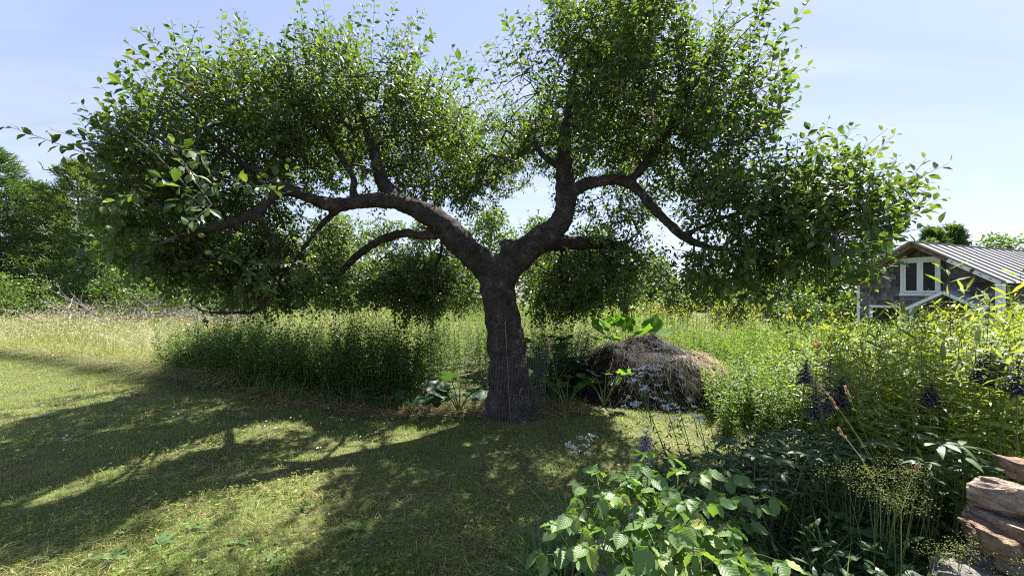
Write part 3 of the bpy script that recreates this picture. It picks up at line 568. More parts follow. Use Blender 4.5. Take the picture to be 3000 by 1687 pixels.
# wire guard round the trunk foot
def guard():
    b = P(1500, 1205, 5.36); t = thing('wire_guard', 'galvanised wire mesh guard round the apple trunk base', 'wire mesh', (b[0], b[1], float(gz(b[0], b[1]))))
    M_wire = surf('galvanised_wire', [(.3, (.09, .09, .09)), (.7, (.24, .24, .24))], 20, 3, .6, metal=.2, spec=.5)
    c = np.array(t.location); H = .88; R0 = .36
    def pt(th, z):
        r = R0 + .03 * np.sin(3 * th + 1) + .05 * np.clip(z / H, 0, 1) * np.sin(th * 2 + .6) + .012 * np.sin(z * 9 + th * 4)
        return np.stack([c[0] + r * np.cos(th) * 1.05 + .05 * z / H * 1.2, c[1] + r * np.sin(th) * .95 + 0 * z, c[2] + z + .05 * np.sin(th + .3) * z / H], -1)
    th = np.linspace(-2.9, 3.3, 73); zz = np.linspace(.01, H, 30)
    for k, z in enumerate(zz):
        a = Acc(); a.tubes(pt(th, np.full_like(th, z)), np.full(73, .0009), 3); a.build('horizontal_wire', M_wire, t)
    z = np.linspace(.0, H, 14)
    for k, q in enumerate(np.linspace(-2.9, 3.3, 62)):
        a = Acc(); a.tubes(pt(np.full_like(z, q), z), np.full(14, .0009), 3); a.build('vertical_wire', M_wire, t)
guard()

# ------------------------------------------------------------------ woods behind the field
def leafy_tree(name, label, cat, px, top, depth, wide, mat, n=9000, group='trees along the field edge', low=.12, leaf=.2, slim=1.):
    x = (px - CX) / F * depth; z0 = float(gz(x, depth)); H = EYE - (top - HY) / F * depth - z0; W = wide * depth / F / 2
    t = thing(name, label, cat, (x, depth, z0), group)
    tr = Acc(); hh = H * .8; k = np.linspace(0, 1, 7); wob = np.stack([np.sin(k * 4 + px) * .1 * W, np.cos(k * 3 + px) * .08 * W, k * hh], -1) + np.array([x, depth, z0 - .1])
    tr.tubes(wob, np.linspace(.05 * H ** .8, .01 * H, 7) * .55, 8)
    for q in range(9):
        s = wob[2 + q % 4]; az = q * 2.4 + px; e = s + np.array([math.cos(az) * W * .75, math.sin(az) * W * .75, H * U(.08, .25)])
        tr.tubes(np.stack([s, (s + e) / 2 + np.array([0, 0, .04 * H]), e]), np.array([.02, .013, .005]) * H * .35, 5)
    tr.build('trunk', M_twig, t)
    nl = 30; u = U(0, 1, nl); zc = z0 + H * (low + (.94 - low) * u); env = np.sin(np.pi * np.clip(.12 + .80 * u, 0, 1)) ** .7 * (1 - .25 * u * slim)
    az = U(0, 6.28, nl); rr = W * env * U(.25, .78, nl); C = np.stack([x + rr * np.cos(az), depth + rr * np.sin(az), zc], -1)
    lr = W * U(.26, .46, nl) * (1.08 - .5 * u); C[:, 2] = np.minimum(C[:, 2], z0 + H - lr * .75)
    i = rng.choice(nl, n, p=lr ** 2 / (lr ** 2).sum()); q = randdir(n); q[:, 2] = np.where((q[:, 2] < -.3) & (U(0, 1, n) < .5), -q[:, 2], q[:, 2])
    rad = (U(.45, 1.08, n) ** .7) * (1 + .18 * np.sin(q[:, 0] * 7 + i) * np.sin(q[:, 2] * 9 + i * 2))
    pos = C[i] + q * (lr[i] * rad)[:, None] * np.array([1, 1, .8])
    a = Acc(); a.leaves(tmpl_diamond(.34), pos, q + .9 * randdir(n) - UPV * .3, q + UPV * .5 + .7 * randdir(n), leaf * U(.55, 1.25, n), 1., np.clip(U(0, 1, n) * .6 + .4 * (i % 5) / 4, 0, 1))
    a.build('crown', mat, t, kind='stuff')
    return t
def pine_tree(label, px, top, depth, wide, mat, n=34, group='pines at the edge of the woods', bare=.12):
    x = (px - CX) / F * depth; z0 = float(gz(x, depth)); H = EYE - (top - HY) / F * depth - z0; W = wide * depth / F / 2
    t = thing('pine_tree', label, 'pine tree', (x, depth, z0), group)
    tr = Acc(); k = np.linspace(0, 1, 8); ax = np.stack([x + .02 * H * np.sin(k * 5), depth + 0 * k, z0 - .1 + k * H * .985], -1); tr.tubes(ax, np.linspace(.016, .002, 8) * H, 7)
    pos = []; dr = []; sz = []
    for w in range(n):
        u = bare + (1 - bare) * (w + U(0, .6)) / n; L0 = W * (1 - u) ** .72 * U(.75, 1.12) + .15
        for b in range(5):
            az = b * 1.256 + w * .9 + U(-.25, .25); l = L0 * U(.5, 1.12); up = .28 * u + .05
            s = np.array([x + .02 * H * math.sin(u * 5), depth, z0 + u * H]); e = s + np.array([math.cos(az) * l, math.sin(az) * l, l * (up + .1 * U(-1, 1))])
            tr.tubes(np.stack([s, (s + e) / 2 - np.array([0, 0, .05 * l]), e]), np.array([.0045, .003, .0012]) * H * .7, 4)
            m = int(12 + 22 * l / max(W, .1)); f = U(.25, 1, m) ** .7; pt = s + (e - s) * f[:, None] + rng.normal(size=(m, 3)) * np.array([.14, .14, .05]) * (l * .6 + .2)
            pos.append(pt); d_ = (e - s) / l; dr.append(d_ + .55 * randdir(m) + UPV * .35); sz.append(np.full(m, .48) * U(.6, 1.2, m))
    pos = np.concatenate(pos); dr = np.concatenate(dr); sz = np.concatenate(sz) * (depth / 30)
    tr.build('trunk', M_twig, t)
    a = Acc(); m = len(pos)
    for q in range(5): a.leaves(tmpl_diamond(.09), pos + rng.normal(size=(m, 3)) * .14, nrm(dr) + .6 * randdir(m), randdir(m) + UPV * .6, sz * U(.6, 1.1, m))
    a.build('needles', mat, t, kind='stuff')
    return t
pine_tree('tall dark pine with ragged top over the brush pile', -10, 440, 27, 420, M_pine, 30)
pine_tree('broad bright green pine beside the tall dark pine', 235, 480, 29, 440, M_pine_l, 28)
pine_tree('yellowish pine half hidden by the apple tree', 420, 500, 31, 420, M_pine_l, 28)
pine_tree('dark slender pine between the two big pines', 110, 540, 31, 380, M_pine, 26)
pine_tree('dark pine deep in shade behind the pale bushes', 330, 600, 26, 400, M_pine, 24)
pine_tree('outermost pine of the dark wood edge', -230, 520, 30, 330, M_pine, 26)
LT = [
 ('broad dark maple behind the pale bushes', 560, 640, 33, 330, M_wood1), ('round green maple seen under the left limb', 760, 660, 36, 300, M_wood1), ('tall pale rounded maple showing in sky gap under the left limb', 985, 612, 38, 230, M_wood2),
 ('dark oak seen below the low left limb', 1120, 640, 36, 260, M_wood1), ('bluish green oak left of the apple trunk', 1270, 605, 40, 240, M_wood1), ('bright rounded tree framed in the fork', 1430, 590, 38, 260, M_wood2),
 ('pale leafy tree right of the apple fork', 1590, 625, 40, 220, M_wood2), ('dark maple behind the right limb', 1730, 650, 40, 280, M_wood1), ('low dark tree behind yellow flowers', 1900, 740, 44, 260, M_wood1), ('distant round tree behind yellow flowers', 2060, 800, 50, 200, M_wood1),
 ('dark leafy tree left of the shed', 2230, 770, 40, 260, M_wood1), ('green tree close beside the shed', 2420, 730, 36, 240, M_wood1), ('pale ash tree rising at the shed gable', 2580, 690, 34, 200, M_wood2),
 ('tall rounded pale tree above the metal roof', 2960, 668, 40, 320, M_wood2), ('small leafy tree over the roof ridge', 2700, 700, 44, 170, M_wood1), ('wide tree beyond the far roof end', 3200, 640, 42, 340, M_wood2), ('shaded oak at back of the wood', 660, 700, 27, 300, M_wood1), ('pale birch behind goldenrod stand', 900, 735, 27, 240, M_wood2),
 ('dense oak behind tall goldenrod', 1060, 760, 25, 260, M_wood1), ('leafy tree behind trunk foot', 1350, 745, 26, 260, M_wood1), ('dense leafy tree behind the compost', 1640, 740, 28, 260, M_wood1), ('bushy tree at field end', 1830, 800, 30, 220, M_wood1)]
for (lb, px, top, d, w, m) in LT: leafy_tree('leafy_tree', lb, 'tree', px, top, d, w, m, 6300, leaf=.0078 * d)
pine_tree('dark pine tip poking over the roof ridge', 2735, 672, 46, 130, M_pine, 22)
pine_tree('second pine tip right of ridge end', 2800, 665, 48, 130, M_pine, 22)
LB = [('pale green bush beside the brush pile', 40, 800, 21, 260, M_wood2), ('low pale bush right of the brush pile', 560, 800, 20, 300, M_wood2), ('light bush below the left apple foliage', 430, 770, 22, 280, M_wood2), ('bushy sapling right of the pale bushes', 700, 815, 19, 200, M_wood2),
      ('rounded bush beside the far goldenrod', 2330, 850, 24, 200, M_wood1), ('dark bush at the shed corner', 2460, 860, 18, 160, M_wood1), ('loose bush behind yellow flowers', 2150, 840, 26, 200, M_wood1), ('grey green bush in field behind compost', 1960, 855, 24, 180, M_wood1)]
for (lb, px, top, d, w, m) in LB: leafy_tree('field_bush', lb, 'bush', px, top, d, w, m, 4800, 'bushes at the field edge', .02, .0068 * d, .4)

# brush pile of grey dead branches
def brush():
    x, d = (430 - CX) / F * 17, 17.; t = thing('brush_pile', 'grey pile of tangled dead branches in tall grass', 'brush pile', (x, d, float(gz(x, d))))
    mm = []
    for k in range(6):
        a = Acc(); L_ = U(1.2, 2.4); q = np.cumsum(np.vstack([[0, 0, 0], np.stack([np.full(6, L_ / 6), U(-.12, .12, 6), U(-.08, .12, 6)], -1)]), 0); a.tubes(q, np.linspace(.028, .007, 7), 5)
        for j in range(5):
            s = q[1 + j]; e = s + np.array([U(.15, .5), U(-.4, .4), U(-.1, .5)]); a.tubes(np.stack([s, (s + e) / 2 + U(-.05, .05, 3), e]), np.array([.013, .009, .004]), 4)
        mm.append(a.mesh('dead_branch', [M_dead]))
    for k in range(110):
        u = U(-1, 1); pos = (u * 4.3, U(-1, 1), (1 - u * u) * U(.1, .5) + U(.0, .6)); az = U(0, 6.28); ax = np.array([[math.cos(az), math.sin(az) * .6, U(-.35, .5)]])
        R = frames(np.cross(ax, UPV), UPV[None])[0]; R = np.stack([nrm(ax)[0], nrm(np.cross(UPV, ax))[0], nrm(np.cross(nrm(ax)[0], nrm(np.cross(UPV, ax))[0]))], -1)
        place('dead_branch', mm[k % 6], t, R, pos, U(.6, 1.1))
brush()

# ------------------------------------------------------------------ field and stands of tall herbs
def tall_grass():
    a = Acc(); N = 36000
    d = np.exp(U(math.log(8), math.log(34), N)); x = U(-1.5, -.25, N) * d
    k = ~inpoly(x, d, LAWN) & (x < -3.6 - .12 * d + U(-.8, .8, N)); x, d = x[k], d[k]; n = len(x)
    cl = np.sin(x * 1.3 + 2 * np.sin(d * .7)) * np.sin(d * 1.1 + x * .4)
    h = U(.6, 1.12, n) * (1 + .16 * cl); az = U(0, 6.28, n) * .35 + np.where(U(0, 1, n) < .6, -1.2, .6) + cl * 1.4; lean = U(.15, 1.15, n) + .25 * cl
    p = blade_paths(x, d, h, lean, az, 4); w = np.maximum(.0046, d * .00064) * U(.7, 1.4, n)
    a.ribbons(p, w[:, None] * np.array([[1, 1, .7, 0]]), side_of(az, 1.2), np.clip(U(0, 1, n) * .8 + .28 * cl + .08, 0, 1))
    k = U(0, 1, n) < .3; tip = p[k, -1]; dr = p[k, -1] - p[k, -2]
    a.leaves(tmpl_diamond(.1), tip - nrm(dr) * .02, dr + .3 * randdir(len(tip)), randdir(len(tip)), U(.07, .13, len(tip)) * np.maximum(1, d[k] / 14), 1., U(.75, 1, len(tip)))
    # fringe that flops over the mown edge
    M = 9000; u = U(0, 1, M); ex = np.interp(u, [0, .35, .7, 1], [-15, -9.2, -6.3, -4.4]); ey = np.interp(u, [0, .35, .7, 1], [11.3, 9.0, 7.5, 6.7]) + U(0, .9, M)
    h = U(.35, .85, M); az = U(-2.3, -.9, M); lean = U(.6, 1.7, M); p = blade_paths(ex, ey, h, lean, az, 6); w = np.maximum(.004, ey * .0006) * U(.7, 1.3, M)
    a.ribbons(p, w[:, None] * np.array([[1, 1, .9, .75, .5, 0]]), side_of(az, 1.2), np.clip(U(.1, 1, M), 0, 1))
    tag(a.build('tall_dry_grass', M_tall, kind='stuff'), 'tall straw coloured meadow grass leaning over the mown lawn edge', 'grass')
tall_grass()
def stand(acc, x, y, h, M, ln, tm, el=(-.1, .6), lean=.12, r=.003, lo=.12, mi=(0, 1), wd=1., z=None, stem=True, topsmall=.45, rnd=None):
    n = len(x); az = U(0, 6.28, n); lz = lean * rng.normal(size=(n, 2)); z0 = gz(x, y) if z is None else z
    def path(t): return np.stack([x[:, None] + lz[:, :1] * h[:, None] * t ** 1.8, y[:, None] + lz[:, 1:] * h[:, None] * t ** 1.8, z0[:, None] + h[:, None] * t], -1)
    t = np.broadcast_to(np.linspace(0, 1, 4)[None], (n, 4))
    if stem: acc.tubes(path(t), np.broadcast_to(np.array([[1, .85, .65, .3]]) * r, (n, 4)), 3, mi=mi[1])
    t = np.clip(np.linspace(lo, 1, M)[None] + U(-.02, .02, (n, M)), 0, 1); pos = path(t)
    a = az[:, None] + np.arange(M)[None] * 2.4 + U(-.3, .3, (n, M)); e = U(el[0], el[1], (n, M)) + .5 * (t > .93)
    ax = np.stack([np.cos(a) * np.cos(e), np.sin(a) * np.cos(e), np.sin(e)], -1)
    L_ = ln * U(.65, 1.2, (n, M)) * np.where(t > .55, 1 - topsmall * (t - .55) / .45, 1)
    nmv = UPV + .35 * rng.normal(size=(n, M, 3))
    rr = U(0, 1, n * M) if rnd is None else np.clip(np.repeat(rnd, M) + U(-.25, .25, n * M), 0, 1)
    acc.leaves(tm, pos.reshape(-1, 3), ax.reshape(-1, 3), nmv.reshape(-1, 3), L_.ravel(), wd, rr, mi[0])
    return path(np.ones((n, 1)))[:, 0]
def goldenrod():
    a = Acc(); n = 900
    u = U(0, 1, n); x = np.interp(u, [0, .5, 1], [-6.5, -3.9, -1.6]) + U(-.5, .5, n); y = np.interp(x, [-7, -5.6, -3.4, -2.2, -1.2], [7.9, 7.1, 6.35, 6.0, 6.0]) + U(0, 1, n) ** 1.3 * 2.2
    hh = U(.6, 1.25, n) * (1 + .25 * np.sin(x * 3.1 + 1) * np.sin(y * 2.3))
    for q, tm in [(y < 7.1, tmpl_narrow(.11, .3)), (y >= 7.1, tmpl_diamond(.11))]: stand(a, x[q], y[q], hh[q], 48, .112, tm, (-.4, .7), .16, .0024, .03)
    n = 240; x = U(-1.9, 1.3, n); y = U(7.4, 9.5, n); stand(a, x, y, U(.7, 1.25, n), 46, .10, tmpl_diamond(.1), (-.4, .7), .12, .0024, .06)
    n = 170; x = U(.35, 1.6, n); y = U(6.3, 7.8, n); stand(a, x, y, U(.6, 1.2, n), 48, .10, tmpl_narrow(.1, .3), (-.4, .7), .12, .0024, .06)
    tag(a.build('goldenrod_stand', [M_rod, M_stem], kind='stuff'), 'dense stand of tall narrow leaved goldenrod behind the apple trunk', 'goldenrod')
    # dry grass and skirts along the shaded edge
    b = Acc(); M = 7000; x = U(-5.4, 1.0, M); y = np.interp(x, [-6, -5.5, -3.4, -2.2, -1.2, 1.2], [7.2, 6.95, 6.15, 5.75, 5.6, 5.6]) + U(0, 1., M) ** 1.6 * 1.0
    k = np.hypot(x - BASE[0], y - BASE[1]) > .3; x, y = x[k], y[k]; M = len(x)
    h = U(.08, .6, M) * U(.5, 1, M) * np.where(x > -1.5, .62, 1); az = U(0, 6.28, M); p = blade_paths(x, y, h, U(.2, 1.5, M), az, 5)
    b.ribbons(p, np.full((M, 1), .0045) * U(.7, 1.3, (M, 1)) * np.array([[1, 1, .8, .6, 0]]), side_of(az, 1), np.clip(U(-.5, .85, M), 0, 1))
    tag(b.build('edge_grass', M_tall, kind='stuff'), 'uncut grass along the shaded foot of the goldenrod', 'grass')
    # straw mulch on the ground edge
    c = Acc(); M = 6000; x = U(-4.6, 1.0, M); y = np.interp(x, [-6, -5.5, -3.4, -2.2, -1.2, 1.2], [7.0, 6.75, 5.95, 5.5, 5.3, 5.35]) + U(-.1, .7, M)
    az = U(0, 6.28, M); ln = U(.06, .3, M); t = np.linspace(0, 1, 3)[None]; z = gz(x, y) + U(.005, .06, M); q = np.stack([x[:, None] + np.cos(az)[:, None] * ln[:, None] * t, y[:, None] + np.sin(az)[:, None] * ln[:, None] * t * .6, z[:, None] + (ln * U(-.1, .25, M))[:, None] * t], -1)
    c.ribbons(q, np.full((M, 1), .005) * np.array([[1, 1, 0]]), side_of(az, .4)); tag(c.build('straw_mulch', M_thatch, kind='stuff'), 'flattened dead straw at foot of the goldenrod', 'straw')
goldenrod()
def meadow():
    a = Acc(); n = 2200
    d = np.exp(U(math.log(8.5), math.log(38), n)); x = U(-.62, 1.25, n) * d
    k = (d > 8.8) & ~((x > 7.5) & (d > 9.5)) & ~((x < 1.2) & (d < 9.3)); x, d = x[k], d[k]; n = len(x)
    tip = stand(a, x, d, U(.55, 1.05, n), 26, 1., tmpl_narrow(.11, .2), (-.1, .9), .08, .0035, .1, rnd=None) if False else None
    s = np.maximum(1, d / 11)
    for lo, hi in [(8, 14), (14, 22), (22, 40)]:
        q = (d >= lo) & (d < hi); stand(a, x[q], d[q], U(.55, 1.1, q.sum()), 34, .12 * {8: 1, 14: 1.35, 22: 2.}[lo], (tmpl_narrow(.13, .25) if lo < 14 else tmpl_diamond(.13)), (-.4, .9), .16, .0025 * {8: 1, 14: 1.4, 22: 2.2}[lo], .04)
    # grassy stems among them
    N = 15000; dd = np.exp(U(math.log(9), math.log(38), N)); xx = U(-.6, 1.1, N) * dd; k = ~((xx > 8) & (dd > 10)) & ~((xx < 1.2) & (dd < 9.3)); xx, dd = xx[k], dd[k]; N = len(xx)
    az = U(0, 6.28, N); p = blade_paths(xx, dd, U(.6, 1.15, N), U(.05, .6, N), az, 4); w = np.maximum(.004, dd * .0006)
    a.ribbons(p, w[:, None] * np.array([[1, .9, .6, 0]]), side_of(az, 1), mi=2)
    tag(a.build('meadow_herbs', [M_herb, M_stem, M_tall], kind='stuff'), 'sunlit green meadow herbs filling the field behind', 'meadow')
    f = Acc(); n = 330; d = np.exp(U(math.log(8.6), math.log(19), n)); x = U(.22, .62, n) * d + U(-.4, .4, n)
    h = U(.75, 1.2, n) * (1 + .01 * d); st = np.stack([np.stack([x, d, gz(x, d)], -1), np.stack([x + U(-.08, .08, n), d, gz(x, d) + h], -1)], 1); f.tubes(st, np.full((n, 2), .0035), 3, mi=1)
    for q in range(6): f.leaves(tmpl_diamond(.4), st[:, 1] + rng.normal(size=(n, 3)) * np.array([.045, .045, .05]), randdir(n) + UPV * .6, randdir(n), U(.022, .04, n) * np.maximum(1, d / 12), 1., mi=0)
    n = 26; px = U(2300, 2480, n); py = U(905, 975, n); d = U(6, 9, n); tip = np.stack([(px - CX) / F * d, d, EYE - (py - HY) / F * d], -1); b0 = tip.copy(); b0[:, 2] = gz(tip[:, 0], tip[:, 1]); f.tubes(np.stack([b0, tip], 1), np.full((n, 2), .003), 3, mi=1)
    for q in range(8): f.leaves(tmpl_diamond(.4), tip + rng.normal(size=(n, 3)) * .025, randdir(n) + UPV * .6, randdir(n), U(.025, .04, n), 1., mi=0)
    tag(f.build('yellow_wildflowers', [M_yellow, M_stem], kind='stuff'), 'yellow mustard flowers in the field behind the compost heap', 'wildflowers')
meadow()

# ------------------------------------------------------------------ the shed
def shed():
    M_sh = surf('weathered_shingle', [(.28, (.030, .028, .034)), (.5, (.085, .078, .084)), (.72, (.20, .185, .18))], 7, 6, .9, .25, 30, (1, 1, .35), userand=.4)
    M_trim = flat('white_trim_paint', (.66, .68, .68), .55); M_roof = surf('metal_roofing', [(.3, (.44, .43, .42)), (.7, (.56, .55, .53))], 1.3, 5, .42, .03, 3, spec=.45, metal=.15)
    M_seam = flat('seam_metal', (.16, .155, .15), .5); M_blue = surf('blue_grey_corrugated_metal', [(.3, (.20, .24, .33)), (.7, (.33, .38, .48))], 2, 4, .35, spec=.5, metal=.4)
    M_board = surf('brown_roof_board', [(.3, (.10, .062, .04)), (.7, (.22, .15, .10))], 4, 5, .85, .2, stretch=(1, 6, 1)); M_glass = surf('dark_window_glass', [(.3, (.010, .012, .012)), (.7, (.022, .026, .024))], 2, 2, .15, spec=.12)
    z0 = -.55; t = thing('shed', 'weathered shingled shed with grey standing seam metal roof and white window', 'shed', (14.9, 14.9, z0), rz=math.atan2(-.93, .37))
    def lb(a, name, m, parent=t, smooth=False): return obj(name, a.mesh(name, [m], smooth), parent)
    def bx(name, m, x0, x1, y0, y1, za, zb, parent=t):
        a = Acc(); a.box(((x0 + x1) / 2, (y0 + y1) / 2, (za + zb) / 2), ((x1 - x0) / 2, (y1 - y0) / 2, (zb - za) / 2)); return lb(a, name, m, parent)
    LEN = 9.; S = .668; AP = 3.9
    # gable wall and body
    a = Acc(); v = []
    for y in (0., LEN): v += [[-2, y, -.2], [2, y, -.2], [2, y, AP - 2 * S], [0, y, AP], [-2, y, AP - 2 * S]]
    f = [[0, 1, 2], [0, 2, 3], [0, 3, 4], [5, 7, 6], [5, 8, 7], [5, 9, 8], [0, 5, 6], [0, 6, 1], [1, 6, 7], [1, 7, 2], [4, 9, 5], [4, 5, 0]]
    a.add(v, f); wall = lb(a, 'wall', M_sh)
    # shingles, each a piece
    shm = []
    for k in range(6):
        s = Acc(); w = [.13, .16, .19, .22, .17, .25][k]; h = .19
        s.add(np.array([[-w / 2, -.004, 0], [w / 2, -.004, 0], [w / 2, -.022, 0], [-w / 2, -.022, 0], [-w / 2, -.003, h], [w / 2, -.003, h], [w / 2, -.007, h], [-w / 2, -.007, h]]) + np.array([0, 0, U(-.006, .006)]),
              [[3, 2, 6], [3, 6, 7], [0, 2, 1], [0, 3, 2], [2, 1, 5], [2, 5, 6], [0, 4, 7], [0, 7, 3], [4, 5, 6], [4, 6, 7]], .15 * k); shm.append((w, s.mesh('shingle', [M_sh])))
    z = .95; row = 0
    while z < AP - .2:
        lim = min(1.9, (AP - z - .16) / S); x = -lim + U(-.05, .0)
        while x < lim - .06:
            w, me = shm[rng.integers(6)]; c = x + w / 2
            if not (-.64 < c < .6 and 2.05 < z + .1 < 3.5) and not (-1.5 < c < -.62 and z < 1.6): 
                o = bpy.data.objects.new('shingle', me); COL.objects.link(o); o.parent = wall; o.location = (c, -.0012 * (row % 3), z)
            x += w + .006
        z += .158; row += 1
    for x in (-2.03, 1.92): bx('corner_board', M_trim, x, x + .11, -.032, .08, -.1, AP - 2 * S - .06)
    bx('corner_post', M_trim, 2.03, 2.2, -.62, -.45, -.1, 2.48)
    # casement window
    wn_ = bx('window', M_glass, -.5, .44, -.02, -.012, 2.26, 3.36)
    for nm, x0, x1, za, zb in [('frame', -.6, -.5, 2.16, 3.47), ('frame', .44, .53, 2.16, 3.47), ('frame', -.5, .44, 3.36, 3.47), ('sill', -.62, .55, 2.07, 2.17)]: bx(nm, M_trim, x0, x1, -.055 if nm == 'frame' else -.09, .01, za, zb, wn_)
    for x0, x1 in [(-.5, -.06), (.0, .44)]:
        for (q0, q1, za, zb) in [(x0, x0 + .06, 2.18, 3.355), (x1 - .06, x1, 2.18, 3.355), (x0 + .06, x1 - .06, 2.18, 2.26), (x0 + .06, x1 - .06, 3.28, 3.355)]: bx('sash', M_trim, q0 + .001, q1 - .001, -.043, -.021, za, zb, wn_)
    bx('frame', M_trim, -.06, 0, -.052, .01, 2.17, 3.36, wn_)
    w2 = bx('low_window', M_glass, -1.48, -.64, -.02, -.012, .75, 1.6)
    for x0, x1, za, zb in [(-1.58, -1.48, .65, 1.7), (-.64, -.54, .65, 1.7), (-1.48, -.64, 1.6, 1.7), (-1.48, -.64, .65, .75)]: bx('frame', M_trim, x0, x1, -.05, .01, za, zb, w2)
    # roof: panels and raised seams on both slopes, boards and rafters beneath
    for sd in (-1, 1):
        def slab(name, m, y0, y1, u0, u1, up, th, parent=t):
            a = Acc(); v = []
            for y in (y0, y1):
                for u in (u0, u1):
                    for k in (0, 1): v.append([sd * (u + .55 * (up + th * k)), y, AP + .10 - u * S + .83 * (up + th * k)])
            ff = [[0, 1, 3], [0, 3, 2], [4, 6, 7], [4, 7, 5], [0, 4, 5], [0, 5, 1], [2, 3, 7], [2, 7, 6], [0, 2, 6], [0, 6, 4], [1, 5, 7], [1, 7, 3]]
            a.add(v, ff); return lb(a, name, m, parent)
        ys = np.arange(-.7, LEN + .2, .62)
        for k in range(len(ys) - 1):
            pn = slab('roof_panel', M_roof, ys[k] + .002, ys[k + 1] - .002, .0, 2.28, 0, .012)
            slab('standing_seam', M_seam, ys[k] - .018, ys[k] + .018, .02, 2.28, .013, .04, pn)
        slab('roof_deck', M_board, -.66, LEN, .02, 2.2, -.045, .04)
        for y in (-.62, -.2, .35): slab('rafter', M_board, y, y + .05, .05, 2.15, -.15, .1)
        if sd > 0: 
            slab('barge_board', M_trim, -.69, -.665, 1.0, 1.55, -.13, .12); slab('barge_board', M_trim, -.69, -.665, 1.62, 2.2, -.13, .12); slab('barge_board', M_trim, -.03, -.008, .5, 1.95, -.17, .11)
        else: slab('barge_board', M_trim, -.03, -.008, .5, 2.0, -.17, .11)
        for k in range(9): slab('purlin', M_board, -.69, .0, .2 + .22 * k, .26 + .22 * k, -.085, .035)
    bx('ridge_cap', M_seam, -.07, .07, -.72, LEN, AP + .095, AP + .125)
    # little gabled hood over the door
    hd = thing_part = obj('door_hood', None, t); hd.location = (1.0, 0, 0)
    for sd in (-1, 1):
        a = Acc(); n = 19; ys = np.linspace(-1.08, -.03, n); zz = .014 * np.cos(np.arange(n) * np.pi); V = []
        for u in (0., .98):
            for k in range(n): V.append([sd * u, ys[k], 2.25 - u * .6 + zz[k]])
        fc = []
        for k in range(n - 1): fc += [[k, k + 1, n + k + 1], [k, n + k + 1, n + k]]
        a.add(V, fc); o = lb(a, 'corrugated_panel', M_blue, hd); so = o.modifiers.new('thick', 'SOLIDIFY'); so.thickness = .004
        a = Acc(); c = np.array([sd * .49, -1.06, 2.25 - .294 - .06]); ang = math.atan(.6) * sd; R = np.array([[math.cos(ang), 0, math.sin(ang)], [0, 1, 0], [-math.sin(ang), 0, math.cos(ang)]]); a.box(c, (.57, .015, .05), R); lb(a, 'barge_board', M_trim, hd)
        a = Acc(); a.box((sd * .85, -1.0, .82), (.04, .04, .84)); lb(a, 'post', M_trim, hd)
    bx('door', M_board, .62, 1.4, -.03, -.005, -.1, 1.75)
shed()

# ------------------------------------------------------------------ compost heap
def compost():
    M_comp = surf('dark_compost', [(.3, (.010, .008, .007)), (.55, (.030, .023, .018)), (.8, (.075, .055, .04))], 14, 8, .95, .8, 40)
    c = np.array([2.15, 6.75]); t = thing('compost_heap', 'mound of dark compost half covered with pale straw', 'compost heap', (c[0], c[1], float(gz(*c))))
    RX, RY, H = 1.42, 1.15, .78
    def top(u, v):
        r = np.sqrt(u * u + v * v); return H * np.clip(1 - r ** 2.3, 0, 1) ** .75 * (1 + .2 * np.sin(u * 5 + 1) * np.sin(v * 6)) + .035 * np.sin(u * 19 + v * 3) * np.sin(v * 17) * (r < .97)
    nr, na = 26, 60; V = [[0, 0, float(top(np.array(0.), np.array(0.)))]]
    for i in range(1, nr):
        for j in range(na):
            th = 2 * np.pi * j / na; r = (i / (nr - 1)) ** .8 * (1 + .07 * math.sin(3 * th + 1) + .04 * math.sin(7 * th)); u, v = r * math.cos(th), r * math.sin(th); V.append([u * RX, v * RY, float(top(np.array(u), np.array(v))) - .03 + U(-.012, .012)])
    fc = [[0, 1 + j, 1 + (j + 1) % na] for j in range(na)]
    for i in range(nr - 2):
        for j in range(na):
            a_, b_ = 1 + i * na + j, 1 + i * na + (j + 1) % na; fc += [[a_, a_ + na, b_ + na], [a_, b_ + na, b_]]
    a = Acc(); a.add(np.array(V) + np.array([c[0], c[1], t.location[2]]), fc); a.build('mound', M_comp, t, smooth=True)
    def strands(n, f, lnr, dark):
        u = U(-1, 1, n); v = U(-1, .6, n); k = (u * u + v * v < .95) & f(u, v); u, v = u[k], v[k]; n = len(u); z = top(u, v) + U(-.01, .035, n)
        x = c[0] + u * RX; y = c[1] + v * RY; az = np.arctan2(v * 1.2, u) + U(-1.3, 1.3, n); ln = U(*lnr, n); tt = np.linspace(0, 1, 4)[None]
        dn = -.55 * np.sqrt(u * u + v * v)
        q = np.stack([x[:, None] + np.cos(az)[:, None] * ln[:, None] * tt, y[:, None] + np.sin(az)[:, None] * ln[:, None] * tt, t.location[2] + z[:, None] + (ln * (dn + U(-.15, .25, n)))[:, None] * tt - .05 * tt ** 2 * ln[:, None]], -1)
        b = Acc(); b.ribbons(q, np.full((n, 1), .006) * U(.6, 1.4, (n, 1)) * np.array([[1, 1, .8, 0]]), side_of(az, .5)); return b
    strands(26000, lambda u, v: (u > .5 - .3 * np.clip(v + .1, 0, 1) + .25 * (v < -.6) + .22 * np.sin(v * 7 + 2) + U(-.15, .15, len(u))) , (.08, .3), 0).build('straw_layer', M_thatch, t, kind='stuff')
    M_dk = leafmat('rotted_stems', [(0, (.008, .006, .005)), (.85, (.024, .018, .015)), (1, (.12, .09, .06))], (1, 1, 1), .05, .8, .2)
    strands(9000, lambda u, v: u < .3 + U(-.1, .2, len(u)), (.05, .28), 1).build('rotted_stems', M_dk, t, kind='stuff')
compost()

